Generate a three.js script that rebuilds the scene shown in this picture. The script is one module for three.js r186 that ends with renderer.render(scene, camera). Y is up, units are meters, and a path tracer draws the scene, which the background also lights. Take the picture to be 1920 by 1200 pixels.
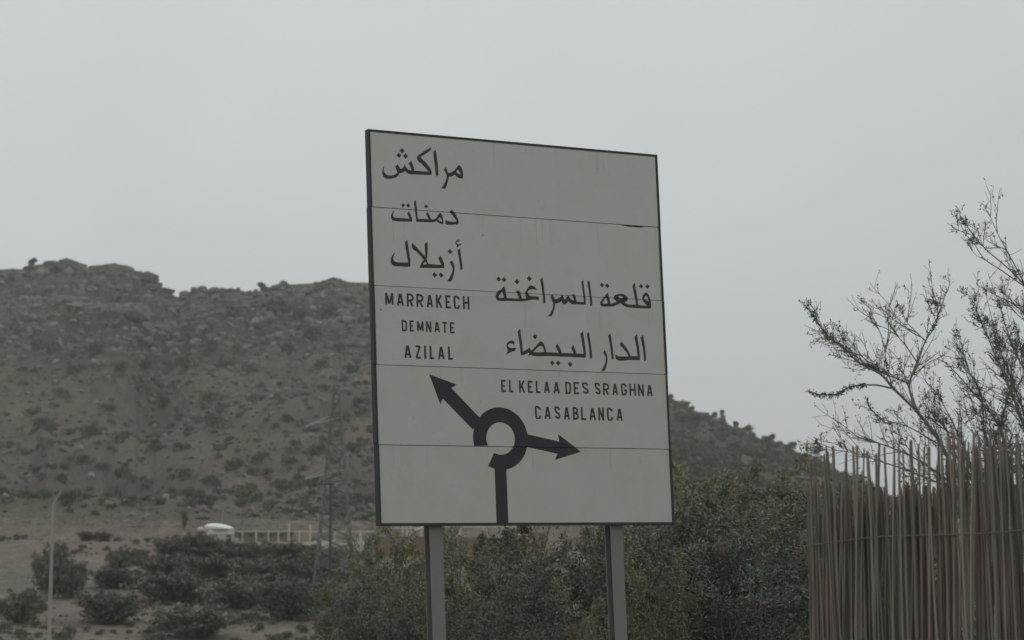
import * as THREE from 'three';
import { mergeGeometries } from 'three/addons/utils/BufferGeometryUtils.js';
import { ConvexGeometry } from 'three/addons/geometries/ConvexGeometry.js';

// ---------------------------------------------------------------- camera, sky, sun, exposure
const EYE = new THREE.Vector3(0, 1.5, 0), PITCH = THREE.MathUtils.degToRad(8.487), FOCAL = 4340;   // focal length in pixels of a 1920 x 1200 picture
const scene = new THREE.Scene();
const camera = new THREE.PerspectiveCamera(15.742, 1.6, 0.1, 6000);
camera.position.copy(EYE);
camera.rotation.set(PITCH, 0, 0);
camera.focus = 17.5;
camera.userData.fStop = 4.2;
const renderer = new THREE.WebGLRenderer({ antialias: true });
renderer.toneMapping = THREE.LinearToneMapping;
renderer.toneMappingExposure = 1;
renderer.shadowMap.enabled = true;

const hash = (x, y, k) => { let n = Math.imul(x, 374761393) + Math.imul(y, 668265263) + Math.imul(k, 974711); n = Math.imul(n ^ (n >>> 13), 1274126177); return ((n ^ (n >>> 16)) >>> 0) / 4294967296; };
function noise(x, y, k = 0) { // -1 .. 1
  const ix = Math.floor(x), iy = Math.floor(y), fx = x - ix, fy = y - iy, u = fx * fx * (3 - 2 * fx), v = fy * fy * (3 - 2 * fy);
  const a = hash(ix, iy, k), b = hash(ix + 1, iy, k), c = hash(ix, iy + 1, k), d = hash(ix + 1, iy + 1, k);
  return 2 * (a + (b - a) * u + (c - a) * v + (a - b - c + d) * u * v) - 1;
}
function fbm(x, y, n = 4, k = 0) { let s = 0, a = 0.5; for (let i = 0; i < n; i++) { s += a * noise(x, y, k + i); x *= 2.03; y *= 2.03; a *= 0.5; } return s; }
const SUN = new THREE.Vector3(0.35, 0.9, -0.45).normalize();
{ // an even overcast sky, a little brighter overhead and around the hidden sun
  const w = 512, h = 256, data = new Float32Array(w * h * 4), d = new THREE.Vector3();
  for (let j = 0; j < h; j++) for (let i = 0; i < w; i++) {
    const el = ((j + 0.5) / h - 0.5) * Math.PI, az = ((i + 0.5) / w - 0.5) * 2 * Math.PI;
    d.set(Math.cos(az) * Math.cos(el), Math.sin(el), Math.sin(az) * Math.cos(el));
    const e = Math.max(0, THREE.MathUtils.radToDeg(el));
    let L = 0.41 + 0.235 * (1 - Math.exp(-e / 7.5)) + 0.06 * (1 - Math.exp(-e / 40));
    L *= 1 - 0.1 * d.x + 0.16 * Math.max(0, d.dot(SUN)) ** 6;
    L *= 1 + 0.045 * fbm(az * 9, e / 7, 4, 101) + 0.03 * fbm(az * 26, e / 2.6, 3, 107);
    L *= 1.035;
    data.set([L * 0.925, L * 0.995, L * 0.99, 1], (j * w + i) * 4);
  }
  const sky = new THREE.DataTexture(data, w, h, THREE.RGBAFormat, THREE.FloatType);
  sky.mapping = THREE.EquirectangularReflectionMapping;
  sky.magFilter = sky.minFilter = THREE.LinearFilter;
  sky.needsUpdate = true;
  scene.background = sky;
  scene.environment = sky;
}
const sun = new THREE.DirectionalLight(0xfff3e2, 0.5);
sun.position.copy(SUN).multiplyScalar(200);
sun.castShadow = true;
sun.shadow.radius = 50;
sun.shadow.mapSize.set(2048, 2048);
Object.assign(sun.shadow.camera, { left: -120, right: 120, top: 120, bottom: -120, near: 1, far: 700 });
scene.add(sun, sun.target);
scene.fog = new THREE.FogExp2(0xe3e2df, 0.00045);

// ---------------------------------------------------------------- helpers
function rng(seed) { let s = seed | 0; return () => { s = (s + 0x6d2b79f5) | 0; let t = Math.imul(s ^ (s >>> 15), 1 | s); t = (t + Math.imul(t ^ (t >>> 7), 61 | t)) ^ t; return ((t ^ (t >>> 14)) >>> 0) / 4294967296; }; }
const { clamp, lerp, smoothstep, degToRad: R } = THREE.MathUtils;
const V = (x, y, z) => new THREE.Vector3(x, y, z);
const lin = (r, g, b) => new THREE.Color().setRGB(r, g, b);
function ray(px, py) { // direction through a pixel of the 1920 x 1200 picture
  return V((px - 960) / FOCAL, (600 - py) / FOCAL, -1).applyAxisAngle(V(1, 0, 0), PITCH).normalize();
}
const at = (px, py, r) => { const d = ray(px, py); return d.multiplyScalar(r / Math.hypot(d.x, d.z)).add(EYE); };  // the point at horizontal distance r
const azOf = (px, py) => { const d = ray(px, py); return Math.atan2(d.x, -d.z); };
const elOf = (px, py) => Math.asin(ray(px, py).y);
const taken = new Map();
function numbered(name) { const n = taken.get(name) ?? 0; taken.set(name, n + 1); return n ? `${name}_${String(n).padStart(3, '0')}` : name; }
function tag(o, label, category, group, kind) {
  o.userData = { ...o.userData, label };
  if (category) o.userData.category = category;
  if (group) o.userData.group = group;
  if (kind) o.userData.kind = kind;
  return o;
}
function add(o, name) { o.name = numbered(name); scene.add(o); return o; }
function mesh(name, geometry, material, parent) {
  const m = new THREE.Mesh(geometry, material);
  m.castShadow = m.receiveShadow = true;
  if (parent) { m.name = name; parent.add(m); } else add(m, name);
  return m;
}
function base(name, p, turn = 0) { const g = new THREE.Group(); g.position.copy(p); g.rotation.y = turn; return add(g, name); }
const flat = (g) => { const o = g.index ? g.toNonIndexed() : g; o.deleteAttribute('uv'); return o; };
const merge = (list) => mergeGeometries(list.map(flat));
function tint(g, c) { const n = g.attributes.position.count, a = new Float32Array(n * 3); for (let i = 0; i < n; i++) a.set([c.r, c.g, c.b], i * 3); g.setAttribute('color', new THREE.BufferAttribute(a, 3)); return g; }
const box = (x, y, z, w, h, d) => new THREE.BoxGeometry(w, h, d).translate(x, y, z);
function bar(a, b, r, sides = 5, r2 = r) { // a straight rod
  const d = b.clone().sub(a), g = new THREE.CylinderGeometry(r2, r, d.length(), sides, 1, false);
  return g.translate(0, d.length() / 2, 0).applyQuaternion(new THREE.Quaternion().setFromUnitVectors(V(0, 1, 0), d.clone().normalize())).translate(a.x, a.y, a.z);
}
function taper(points, r0, r1, sides = 6, steps = points.length * 4, power = 1) { // a tube that thins along a curve
  const curve = new THREE.CatmullRomCurve3(points, false, 'centripetal'), g = new THREE.TubeGeometry(curve, steps, 1, sides, false), p = g.attributes.position, n = g.attributes.normal;
  for (let i = 0; i <= steps; i++) for (let j = 0; j <= sides; j++) {
    const k = i * (sides + 1) + j, r = lerp(r0, r1, (i / steps) ** power) - 1;
    p.setXYZ(k, p.getX(k) + n.getX(k) * r, p.getY(k) + n.getY(k) * r, p.getZ(k) + n.getZ(k) * r);
  }
  return g;
}
// two-triangle leaves, bent along the middle
class Leaves {
  constructor() { this.p = []; this.c = []; this.n = []; }
  add(o, dir, side, len, wid, col) {
    const up = dir.clone().cross(side).normalize(), a = o, tip = o.clone().addScaledVector(dir, len), m = o.clone().addScaledVector(dir, len * 0.45);
    const l = m.clone().addScaledVector(side, wid / 2).addScaledVector(up, wid * 0.18), r = m.clone().addScaledVector(side, -wid / 2).addScaledVector(up, wid * 0.18);
    for (const t of [[a, r, tip], [a, tip, l]]) {
      const n = t[1].clone().sub(t[0]).cross(t[2].clone().sub(t[0])).normalize();
      for (const v of t) { this.p.push(v.x, v.y, v.z); this.n.push(n.x, n.y, n.z); this.c.push(col.r, col.g, col.b); }
    }
  }
  build() {
    const g = new THREE.BufferGeometry();
    g.setAttribute('position', new THREE.Float32BufferAttribute(this.p, 3));
    g.setAttribute('normal', new THREE.Float32BufferAttribute(this.n, 3));
    g.setAttribute('color', new THREE.Float32BufferAttribute(this.c, 3));
    return g;
  }
}
const randomDir = (rand) => { const y = rand() * 2 - 1, a = rand() * 6.2832, s = Math.sqrt(1 - y * y); return V(s * Math.cos(a), y, s * Math.sin(a)); };
const sideOf = (d, rand) => d.clone().cross(randomDir(rand)).normalize();

// ---------------------------------------------------------------- materials
const std = (color, roughness = 0.9, extra = {}) => new THREE.MeshStandardMaterial({ color, roughness, ...extra });
function grainTexture(size, seed, scales, lo, hi) { // a tiling grey grain
  const data = new Uint8Array(size * size * 4), rand = rng(seed), sum = new Float32Array(size * size);
  for (const [cells, amp] of scales) {
    const g = Float32Array.from({ length: cells * cells }, () => rand() * 2 - 1), s = (x) => x * x * (3 - 2 * x);
    for (let y = 0; y < size; y++) for (let x = 0; x < size; x++) {
      const gx = (x / size) * cells, gy = (y / size) * cells, x0 = Math.floor(gx), y0 = Math.floor(gy), x1 = (x0 + 1) % cells, y1 = (y0 + 1) % cells, u = s(gx - x0), v = s(gy - y0);
      sum[y * size + x] += amp * lerp(lerp(g[y0 * cells + x0], g[y0 * cells + x1], u), lerp(g[y1 * cells + x0], g[y1 * cells + x1], u), v);
    }
  }
  for (let i = 0; i < sum.length; i++) { const v = 255 * clamp(lerp(lo, hi, 0.5 + 0.5 * sum[i]), 0, 1); data.set([v, v, v, 255], i * 4); }
  const t = new THREE.DataTexture(data, size, size);
  t.wrapS = t.wrapT = THREE.RepeatWrapping; t.magFilter = THREE.LinearFilter; t.needsUpdate = true;
  return t;
}
const soilGrain = grainTexture(512, 5, [[8, 0.3], [24, 0.35], [61, 0.4], [160, 0.45], [400, 0.3]], 0.35, 1.0);
const fineGrain = grainTexture(256, 9, [[6, 0.3], [20, 0.35], [70, 0.3]], 0.55, 1.0);
const M = {
  ground: std(0xffffff, 0.97, { vertexColors: true, map: soilGrain, bumpMap: soilGrain, bumpScale: 0.3 }),
  leaf: std(0xffffff, 0.8, { vertexColors: true, side: THREE.DoubleSide }),
  bark: std(lin(0.17, 0.16, 0.145), 0.95),
  rock: std(0xffffff, 0.95, { flatShading: true }),
  outcrop: std(0xffffff, 0.95, { vertexColors: true, flatShading: true }),
  shrub: std(0xffffff, 0.95, { vertexColors: true, side: THREE.DoubleSide }),
  leafScrub: std(0xffffff, 0.95, { vertexColors: true, side: THREE.DoubleSide }),
  galvanised: std(lin(0.26, 0.26, 0.26), 0.6, { metalness: 0.2 }),
  post: std(lin(0.3, 0.293, 0.288), 0.6, { metalness: 0.15, roughnessMap: fineGrain, map: fineGrain }),
  trim: std(lin(0.03, 0.032, 0.03), 0.6),
  paleWall: std(lin(0.56, 0.54, 0.45), 0.9),
  whitePaint: std(lin(0.8, 0.8, 0.78), 0.6),
  darkRoof: std(lin(0.05, 0.055, 0.045), 0.9),
  brownWall: std(lin(0.22, 0.15, 0.11), 0.9),
  lamp: std(lin(0.35, 0.33, 0.3), 0.6, { metalness: 0.2 }),
  lattice: std(lin(0.165, 0.163, 0.152), 0.7),
  latticeArm: std(lin(0.42, 0.41, 0.38), 0.7),
  wood: std(lin(0.06, 0.055, 0.05), 0.9),
};
// ---------------------------------------------------------------- ground and hill
// skyline of the hill as seen from the road: picture position of points along the ridge, turned into compass bearing and height angle
const RIDGE_POINTS = [[-400, 560], [-150, 515], [20, 504], [48, 505], [82, 504], [92, 500], [110, 499], [122, 497], [133, 502], [162, 507], [180, 505], [201, 503], [218, 506], [229, 504], [243, 505], [262, 509], [266, 522],
  [280, 527], [285, 533], [302, 539], [309, 548], [334, 557], [348, 552], [358, 545], [378, 543], [383, 547], [404, 542], [418, 541], [446, 543], [460, 547], [488, 549], [498, 543], [519, 535], [565, 532], [590, 531],
  [603, 527], [621, 521], [642, 525], [656, 529], [691, 530], [760, 536], [850, 545], [930, 562], [1010, 598], [1100, 655], [1180, 705], [1256, 747], [1277, 754], [1293, 765], [1312, 774], [1327, 780], [1347, 789], [1363, 798],
  [1378, 803], [1393, 810], [1413, 816], [1430, 825], [1457, 830], [1467, 830], [1477, 836], [1497, 849], [1515, 854], [1533, 859], [1600, 900], [1700, 952], [1850, 1000], [2100, 1060], [2500, 1100]];
const RIDGE = RIDGE_POINTS.map(([x, y]) => [azOf(x, y), Math.tan(elOf(x, y))]);
const FOOT = 165;
function ridgeSlope(az) { // tangent of the height angle of the skyline
  if (az <= RIDGE[0][0]) return Math.max(0.03, lerp(RIDGE[0][1], 0.05, (RIDGE[0][0] - az) / 0.9));
  for (let i = 1; i < RIDGE.length; i++) if (az < RIDGE[i][0]) return lerp(RIDGE[i - 1][1], RIDGE[i][1], (az - RIDGE[i - 1][0]) / (RIDGE[i][0] - RIDGE[i - 1][0]));
  return 0.034;
}
const ridgeRange = (az) => 425 + 18 * Math.sin(az * 17) - 70 * smoothstep(az, 0.02, 0.14);
const facing = (az) => 0.25 + 0.75 * smoothstep(Math.cos(az), 0.2, 0.9);
function plainHeight(az, r) {
  const k = clamp((r - 45) / 120, 0, 1), w = facing(az);
  let h = 11.5 * w * k ** 1.75 - Math.max(0, r - FOOT) * 0.02;
  h += 0.16 * fbm(r * Math.sin(az) / 9, r * Math.cos(az) / 9, 3, 3) * smoothstep(r, 30, 80);
  if (r > 148 && r < 170) h -= 0.55 * w * Math.max(0, 1 - Math.abs(r - 157) / 6);   // the ditch below the track
  return h;
}
function hillHeight(az, r) {
  const far = ridgeRange(az), t = (r - FOOT) / (far - FOOT), x = r * Math.sin(az), z = r * Math.cos(az), top = EYE.y + far * ridgeSlope(az), foot = 11.5 * facing(az);
  if (t < 0) return foot + t * 60;
  if (t > 1) return top - (t - 1) * 90 - (t - 1) ** 2 * 60;
  const s = 0.52 * t + 0.48 * t ** 2.4, calm = Math.min(1, t * 6) * Math.min(1, (1 - t) * 5);
  let h = foot + (top - foot) * s;
  h += calm * (8 * fbm(x / 70, z / 90, 3, 11) + 1.6 * fbm(x / 18, z / 24, 3, 17) - 3.2 * Math.abs(fbm(az * 34 + 0.5 * t, t * 1.3, 3, 19)));
  h -= calm * 5 * Math.exp(-(((az + 0.147 + 0.02 * (1 - t)) / 0.011) ** 2)) * t;     // the gully below the notch in the ridge
  const crag = smoothstep(t + 0.16 * fbm(x / 30, z / 30, 3, 23), 0.62, 0.95) * smoothstep(-az, -0.02, 0.08);
  h += crag * Math.min(1, (1 - t) * 14) * (2.2 * Math.abs(fbm(x / 7, z / 7, 3, 29)) - 0.5 + 0.9 * (Math.floor(h / 2.6 + noise(x / 9, z / 9, 5)) * 2.6 - h + 1.3) * 0.6);
  return h;
}
const groundAt = (x, z) => { const az = Math.atan2(x, -z), r = Math.hypot(x, z); return r < FOOT ? plainHeight(az, r) : Math.max(plainHeight(az, r), hillHeight(az, r)); };
const stand = (px, r) => { const d = at(px, 1000, r); d.y = groundAt(d.x, d.z); return d; };

function polarSheet(azimuths, radii, height, color) {
  const rows = radii.length, cols = azimuths.length, p = [], uv = [], c = [], index = [];
  for (let i = 0; i < cols; i++) for (let j = 0; j < rows; j++) {
    const az = azimuths[i], r = typeof radii[j] === 'function' ? radii[j](az) : radii[j], x = r * Math.sin(az), z = -r * Math.cos(az), y = height(az, r);
    p.push(x, y, z); uv.push(x / 23, z / 23 + y / 9); c.push(...color(x, z, r, az, y));
    if (i + 1 < cols && j + 1 < rows) { const k = i * rows + j; index.push(k, k + rows, k + 1, k + 1, k + rows, k + rows + 1); }
  }
  const g = new THREE.BufferGeometry();
  g.setAttribute('position', new THREE.Float32BufferAttribute(p, 3));
  g.setAttribute('uv', new THREE.Float32BufferAttribute(uv, 2));
  g.setAttribute('color', new THREE.Float32BufferAttribute(c, 3));
  g.setIndex(index); g.computeVertexNormals();
  return g;
}
const steps = (a, b, n) => Array.from({ length: n }, (_, i) => a + ((b - a) * i) / n);
const groundHit = (px, py) => { const az = azOf(px, py), want = Math.tan(elOf(px, py)); for (let r = 60; r < FOOT - 1; r += 0.25) if ((plainHeight(az, r) - EYE.y) / r >= want) return V(r * Math.sin(az), plainHeight(az, r), -r * Math.cos(az)); return null; };
const SOIL = [0.185, 0.15, 0.124], RED = [0.195, 0.143, 0.115], OLIVE = [0.19, 0.17, 0.112], GREEN = [0.152, 0.148, 0.103], BROWN = [0.225, 0.182, 0.138], GREY = [0.21, 0.19, 0.168];
const mix = (a, b, k) => a.map((v, i) => lerp(v, b[i], clamp(k, 0, 1)));
{
  const ring = [0.5, 2, 4, 7, 10, 14, 19, 25, 32, 40, 48, 56, 64, 70, ...steps(74, 172, 66), 172, 180, 200, 240, 320, 420, 560, 800, 1100, 1500];
  const az = [...steps(-Math.PI, -0.3, 60), ...steps(-0.3, 0.3, 260), ...steps(0.3, Math.PI, 60), Math.PI];
  const g = polarSheet(az, ring, plainHeight, (x, z, r) => {
    let c = mix(SOIL, BROWN, 0.5 + 1.2 * fbm(x / 14, z / 14, 4, 41));
    c = mix(c, RED, smoothstep(r, 138, 150) * (0.6 + fbm(x / 9, z / 9, 3, 43)));
    return mix(c, OLIVE, 1.6 * fbm(x / 11, z / 11, 4, 47) - 0.1);
  });
  tag(mesh('ground', g, M.ground), 'bare brown earth with dry weeds rising to the foot of the hill', null, null, 'structure');
}
{
  const t = [-0.06, -0.02, ...steps(0, 0.6, 90), ...steps(0.6, 1, 110), 1, 1.012, 1.04, 1.1, 1.2, 1.35, 1.6];
  const az = [...steps(-1.25, -0.28, 70), ...steps(-0.28, 0.28, 860), ...steps(0.28, 1.25, 60), 1.25];
  const g = polarSheet(az, t.map((k) => (a) => FOOT + k * (ridgeRange(a) - FOOT)), hillHeight, (x, z, r, a) => {
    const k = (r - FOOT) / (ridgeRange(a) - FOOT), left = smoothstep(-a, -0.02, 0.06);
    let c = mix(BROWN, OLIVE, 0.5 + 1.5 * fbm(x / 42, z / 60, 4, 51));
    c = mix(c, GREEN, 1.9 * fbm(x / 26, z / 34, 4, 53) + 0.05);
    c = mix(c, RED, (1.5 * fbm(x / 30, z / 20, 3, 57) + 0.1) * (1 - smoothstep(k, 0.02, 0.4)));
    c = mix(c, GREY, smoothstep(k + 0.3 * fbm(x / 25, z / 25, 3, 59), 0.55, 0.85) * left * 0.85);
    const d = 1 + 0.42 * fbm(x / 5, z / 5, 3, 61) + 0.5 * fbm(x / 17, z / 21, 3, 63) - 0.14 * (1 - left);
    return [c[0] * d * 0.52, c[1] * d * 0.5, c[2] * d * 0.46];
  });
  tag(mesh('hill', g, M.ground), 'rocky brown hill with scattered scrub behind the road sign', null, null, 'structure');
}
{ // the track along the foot of the hill
  const az = steps(-0.7, 0.5, 300);
  const g = polarSheet(az, [162.3, 162.6, 165.2, 165.5], (a, r) => plainHeight(a, 163) + (r > 162.5 && r < 165.3 ? 0.34 : -0.3) + 0.05 * noise(a * 200, r, 7), (x, z) => { const k = 1 + 0.3 * fbm(x / 3, z / 3, 3, 67); return [0.27 * k, 0.237 * k, 0.2 * k]; });
  tag(mesh('track', g, M.ground), 'pale dirt track running along the foot of the hill', null, null, 'structure');
}

// rocks: angular boulders
function rockGeometry(seed, n = 16, sx = 1, sy = 0.75, sz = 1) {
  const rand = rng(seed), pts = [];
  for (let i = 0; i < n; i++) { const d = randomDir(rand).multiplyScalar(0.78 + 0.22 * rand()); pts.push(V(d.x * sx, d.y * sy, d.z * sz)); }
  const g = new ConvexGeometry(pts); g.deleteAttribute('uv'); return g;
}
const rocks = [1, 2, 3, 4, 5].map((s) => rockGeometry(s * 31, 13 + s, 1, 0.6 + 0.08 * s, 0.9));
{ // loose boulders over the slope
  const rand = rng(77), o = new THREE.Object3D(), perKind = [[], [], [], [], []];
  for (let i = 0; i < 60000; i++) {
    const az = -0.3 + 0.56 * rand(), t = rand(), far = ridgeRange(az), r = FOOT + t * (far - FOOT), x = r * Math.sin(az), z = -r * Math.cos(az), left = smoothstep(-az, -0.06, 0.06);
    const want = 0.012 + 0.08 * smoothstep(x, -75, -30) * left + (0.12 + 0.5 * smoothstep(t + 0.25 * fbm(x / 22, z / 22, 3, 71), 0.5, 0.85)) * left + 0.05 * (1 - t);
    if (rand() > want * (0.5 + 1.2 * (0.5 + fbm(x / 13, z / 13, 3, 73)))) continue;
    const s = (0.13 + 0.8 * rand() ** 5) * (0.55 + 0.9 * smoothstep(t, 0.5, 0.95) * left);
    perKind[i % 5].push([x, hillHeight(az, r) + s * 0.15, z, s, rand(), rand()]);
  }
  const all = new THREE.Group(); add(all, 'rubble'); tag(all, 'loose grey rocks strewn over the hillside', 'rocks', null, 'stuff');
  perKind.forEach((list, k) => {
    const m = new THREE.InstancedMesh(rocks[k], M.rock, list.length); m.name = 'rocks'; m.castShadow = m.receiveShadow = true; m.userData.kind = 'stuff';
    list.forEach(([x, y, z, s, a, b], i) => {
      o.position.set(x, y, z); o.rotation.set(a * 0.6, b * 6.28, a * 0.4); o.scale.set(s * (0.8 + a * 0.6), s * (0.7 + b * 0.5), s); o.updateMatrix(); m.setMatrixAt(i, o.matrix);
      const v = 0.09 + 0.11 * a * b + 0.03 * b; m.setColorAt(i, lin(v * 1.02, v * 0.98, v * 0.9));
    });
    all.add(m);
  });
}
// outcrops along the crest and the cliff band below it
const OUTCROPS = [
  [70, 506, 12, 2.2, 'flat grey outcrop under the leaning tree at the left end of the ridge'],
  [118, 500, 14, 3.2, 'highest grey outcrop on the left part of the ridge'],
  [160, 510, 14, 2.4, 'low stepped outcrop between the two highest parts of the left ridge'],
  [203, 506, 16, 2.6, 'long rounded outcrop in the middle of the left ridge'],
  [248, 510, 15, 3.4, 'blocky outcrop with a sheer right side above the notch'],
  [274, 530, 8, 1.8, 'small overhanging boulder just right of the sheer outcrop'],
  [297, 544, 10, 2.2, 'sloping outcrop at the top of the gully beside the notch'],
  [366, 549, 9, 2.0, 'square outcrop on the right lip of the notch'],
  [418, 545, 14, 1.6, 'low line of rock on the saddle right of the notch'],
  [622, 528, 12, 2.0, 'rounded outcrop on the ridge top near the sign edge'],
  [135, 572, 16, 3.0, 'tilted grey slabs on the slope below the left ridge'],
  [200, 585, 16, 4.2, 'broad rounded cliff of pale rock below the left ridge'],
  [258, 590, 14, 4.0, 'cliff block with a diagonal crack beside the dark gully'],
  [475, 572, 12, 2.4, 'grey crag on the slope below the small ridge tree'],
];
OUTCROPS.forEach(([px, py, n, size, label], k) => {
  const rand = rng(500 + k), az = azOf(px, py), want = Math.tan(elOf(px, py)); let r = ridgeRange(az) - 1;
  for (let q = ridgeRange(az) - 1; q > 240; q -= 1) { if ((hillHeight(az, q) - EYE.y) / q <= want) { r = q; break; } }
  const o = V(r * Math.sin(az), hillHeight(az, r), -r * Math.cos(az)), list = [];
  for (let i = 0; i < n; i++) {
    const s = size * (0.28 + 0.5 * rand() ** 1.5), g = rocks[(k + i) % 5].clone(), dx = (rand() - 0.5) * size * (k === 9 ? 1.5 : 2.4), dz = (rand() - 0.6) * size * 1.2;
    const wx = o.x + dx, wz = o.z + dz, y = Math.min(hillHeight(Math.atan2(wx, -wz), Math.hypot(wx, wz)), o.y + 0.6) - o.y;
    g.rotateY(rand() * 6.28).rotateZ((rand() - 0.5) * 0.5).scale(s * 1.25, s * 0.85, s).translate(dx, y + s * 0.05, dz);
    const v = (k < 10 ? 0.085 : 0.115) + 0.05 * rand(); list.push(tint(flat(g), lin(v, v * 0.94, v * 0.85)));
  }
  const m = mesh('rock_outcrop', mergeGeometries(list), M.outcrop);
  m.position.copy(o);
  tag(m, label, 'rock outcrop', 'rock outcrops on the hill');
});
// ---------------------------------------------------------------- scrub on the hill
function clump(seed, n, leaf, sy = 0.7) { // a rough dome of small leaf faces and twigs, about one metre in radius
  const rand = rng(seed), L = new Leaves(), lobes = Array.from({ length: 6 }, () => { const a = rand() * 6.28, k = 0.25 + 0.45 * rand(); return V(Math.cos(a) * k, (0.3 + 0.5 * rand()) * sy, Math.sin(a) * k); });
  for (let i = 0; i < n; i++) {
    const c = lobes[i % 6], d = randomDir(rand), q = c.clone().addScaledVector(V(d.x, d.y * 0.75, d.z), 0.42 * rand() ** 0.4);
    if (q.y < 0) q.y *= -0.3;
    const dir = d.clone().add(V(0, 0.5, 0)).normalize(), s = 0.75 + 0.5 * rand();
    L.add(q, dir, sideOf(dir, rand), leaf * (0.7 + 0.6 * rand()), leaf * 0.5, lin(s, s, s));
  }
  return L.build();
}
const clumps = [clump(1, 260, 0.3), clump(2, 240, 0.32, 0.9), clump(3, 280, 0.28, 0.55), clump(4, 240, 0.3, 1.1)];
const SCRUB_TONES = [lin(0.116, 0.119, 0.088), lin(0.138, 0.133, 0.098), lin(0.110, 0.116, 0.092), lin(0.144, 0.128, 0.101), lin(0.127, 0.134, 0.109)];
{
  const rand = rng(91), o = new THREE.Object3D(), per = [[], [], [], []], col = new THREE.Color();
  for (let i = 0; i < 30000; i++) {
    const az = -0.31 + 0.58 * rand(), t = rand() ** 0.9 * 1.0, r = FOOT + 4 + t * (ridgeRange(az) - FOOT - 5), x = r * Math.sin(az), z = -r * Math.cos(az);
    if (rand() > 0.2 + 0.75 * Math.max(0, fbm(x / 24, z / 30, 3, 81) + 0.05) + (az > 0.06 ? 0.25 : 0)) continue;
    per[i % 4].push([x, hillHeight(az, r) - 0.1, z, 0.14 + 0.65 * rand() ** 3.6 + (az > 0.06 ? 0.2 : 0), rand() * 6.28, rand()]);
  }
  for (let i = 0; i < 1500; i++) { // low weeds on the earth below the track
    const az = -0.31 + 0.32 * rand(), r = 84 + 74 * rand(), x = r * Math.sin(az), z = -r * Math.cos(az);
    if (fbm(x / 10, z / 10, 3, 83) < -0.05) continue;
    per[i % 4].push([x, groundAt(x, z) - 0.03, z, 0.08 + 0.3 * rand() ** 2, rand() * 6.28, rand()]);
  }
  const all = add(new THREE.Group(), 'scrub'); tag(all, 'small dry scrub covering the hillside and its foot', 'scrub', null, 'stuff');
  per.forEach((list, k) => {
    const m = new THREE.InstancedMesh(clumps[k], M.leafScrub, list.length); m.name = 'scrub'; m.castShadow = m.receiveShadow = true; m.userData.kind = 'stuff';
    list.forEach(([x, y, z, s, a, b], i) => {
      o.position.set(x, y, z); o.rotation.set(0, a, 0); o.scale.set(s * (0.8 + b * 0.4), s * (0.9 + 0.5 * b), s); o.updateMatrix(); m.setMatrixAt(i, o.matrix);
      m.setColorAt(i, col.copy(SCRUB_TONES[(i + k) % 5]).multiplyScalar(0.85 + 0.6 * b));
    });
    all.add(m);
  });
}
{ // the larger single shrubs, one by one
  const rand = rng(191), proto = SCRUB_TONES.map((c, i) => new THREE.Mesh(clumps[i % 4], std(c, 0.95, { vertexColors: true, side: THREE.DoubleSide })));
  const spots = [[72, 655], [95, 660], [140, 700], [262, 728], [115, 742], [200, 770], [258, 735], [310, 760], [342, 790], [75, 800], [95, 808], [170, 820], [130, 815], [220, 830], [290, 800], [340, 845], [385, 755], [300, 845], [150, 870], [190, 880],
    [230, 895], [250, 905], [120, 880], [340, 900], [395, 905], [440, 880], [450, 930], [500, 890], [478, 870], [540, 870], [560, 900], [530, 920], [590, 915], [470, 700], [490, 750], [420, 690], [395, 660], [540, 790], [545, 665], [600, 690], [585, 640],
    [640, 660], [660, 700], [570, 600], [620, 590], [520, 590], [440, 600], [380, 640], [350, 690], [60, 780], [180, 660], [640, 790], [675, 760], [660, 850], [600, 850], [430, 830], [400, 800], [270, 690], [220, 700], [1290, 830], [1330, 840], [1375, 850], [1420, 860], [1310, 800], [1355, 815], [1460, 860], [1280, 790]];
  spots.forEach(([px, py], i) => {
    const az = azOf(px, py), want = Math.tan(elOf(px, py)); let r = 0;
    for (let q = FOOT + 3; q < ridgeRange(az) - 1; q += 0.5) if ((hillHeight(az, q) - EYE.y) / q >= want) { r = q; break; }
    if (!r) return;
    const m = proto[i % 5].clone(); add(m, 'hillside_shrub');
    const s = (0.75 + 0.55 * rand()) * (r / 300); m.position.set(r * Math.sin(az), hillHeight(az, r) - 0.15, -r * Math.cos(az)); m.rotation.y = rand() * 6.28; m.scale.set(s * 1.2, s * 1.35, s * 1.1);
    m.castShadow = m.receiveShadow = true;
    tag(m, 'dark rounded shrub standing alone on the brown hillside', 'shrub', 'dark shrubs dotted over the hillside');
  });
}

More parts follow.
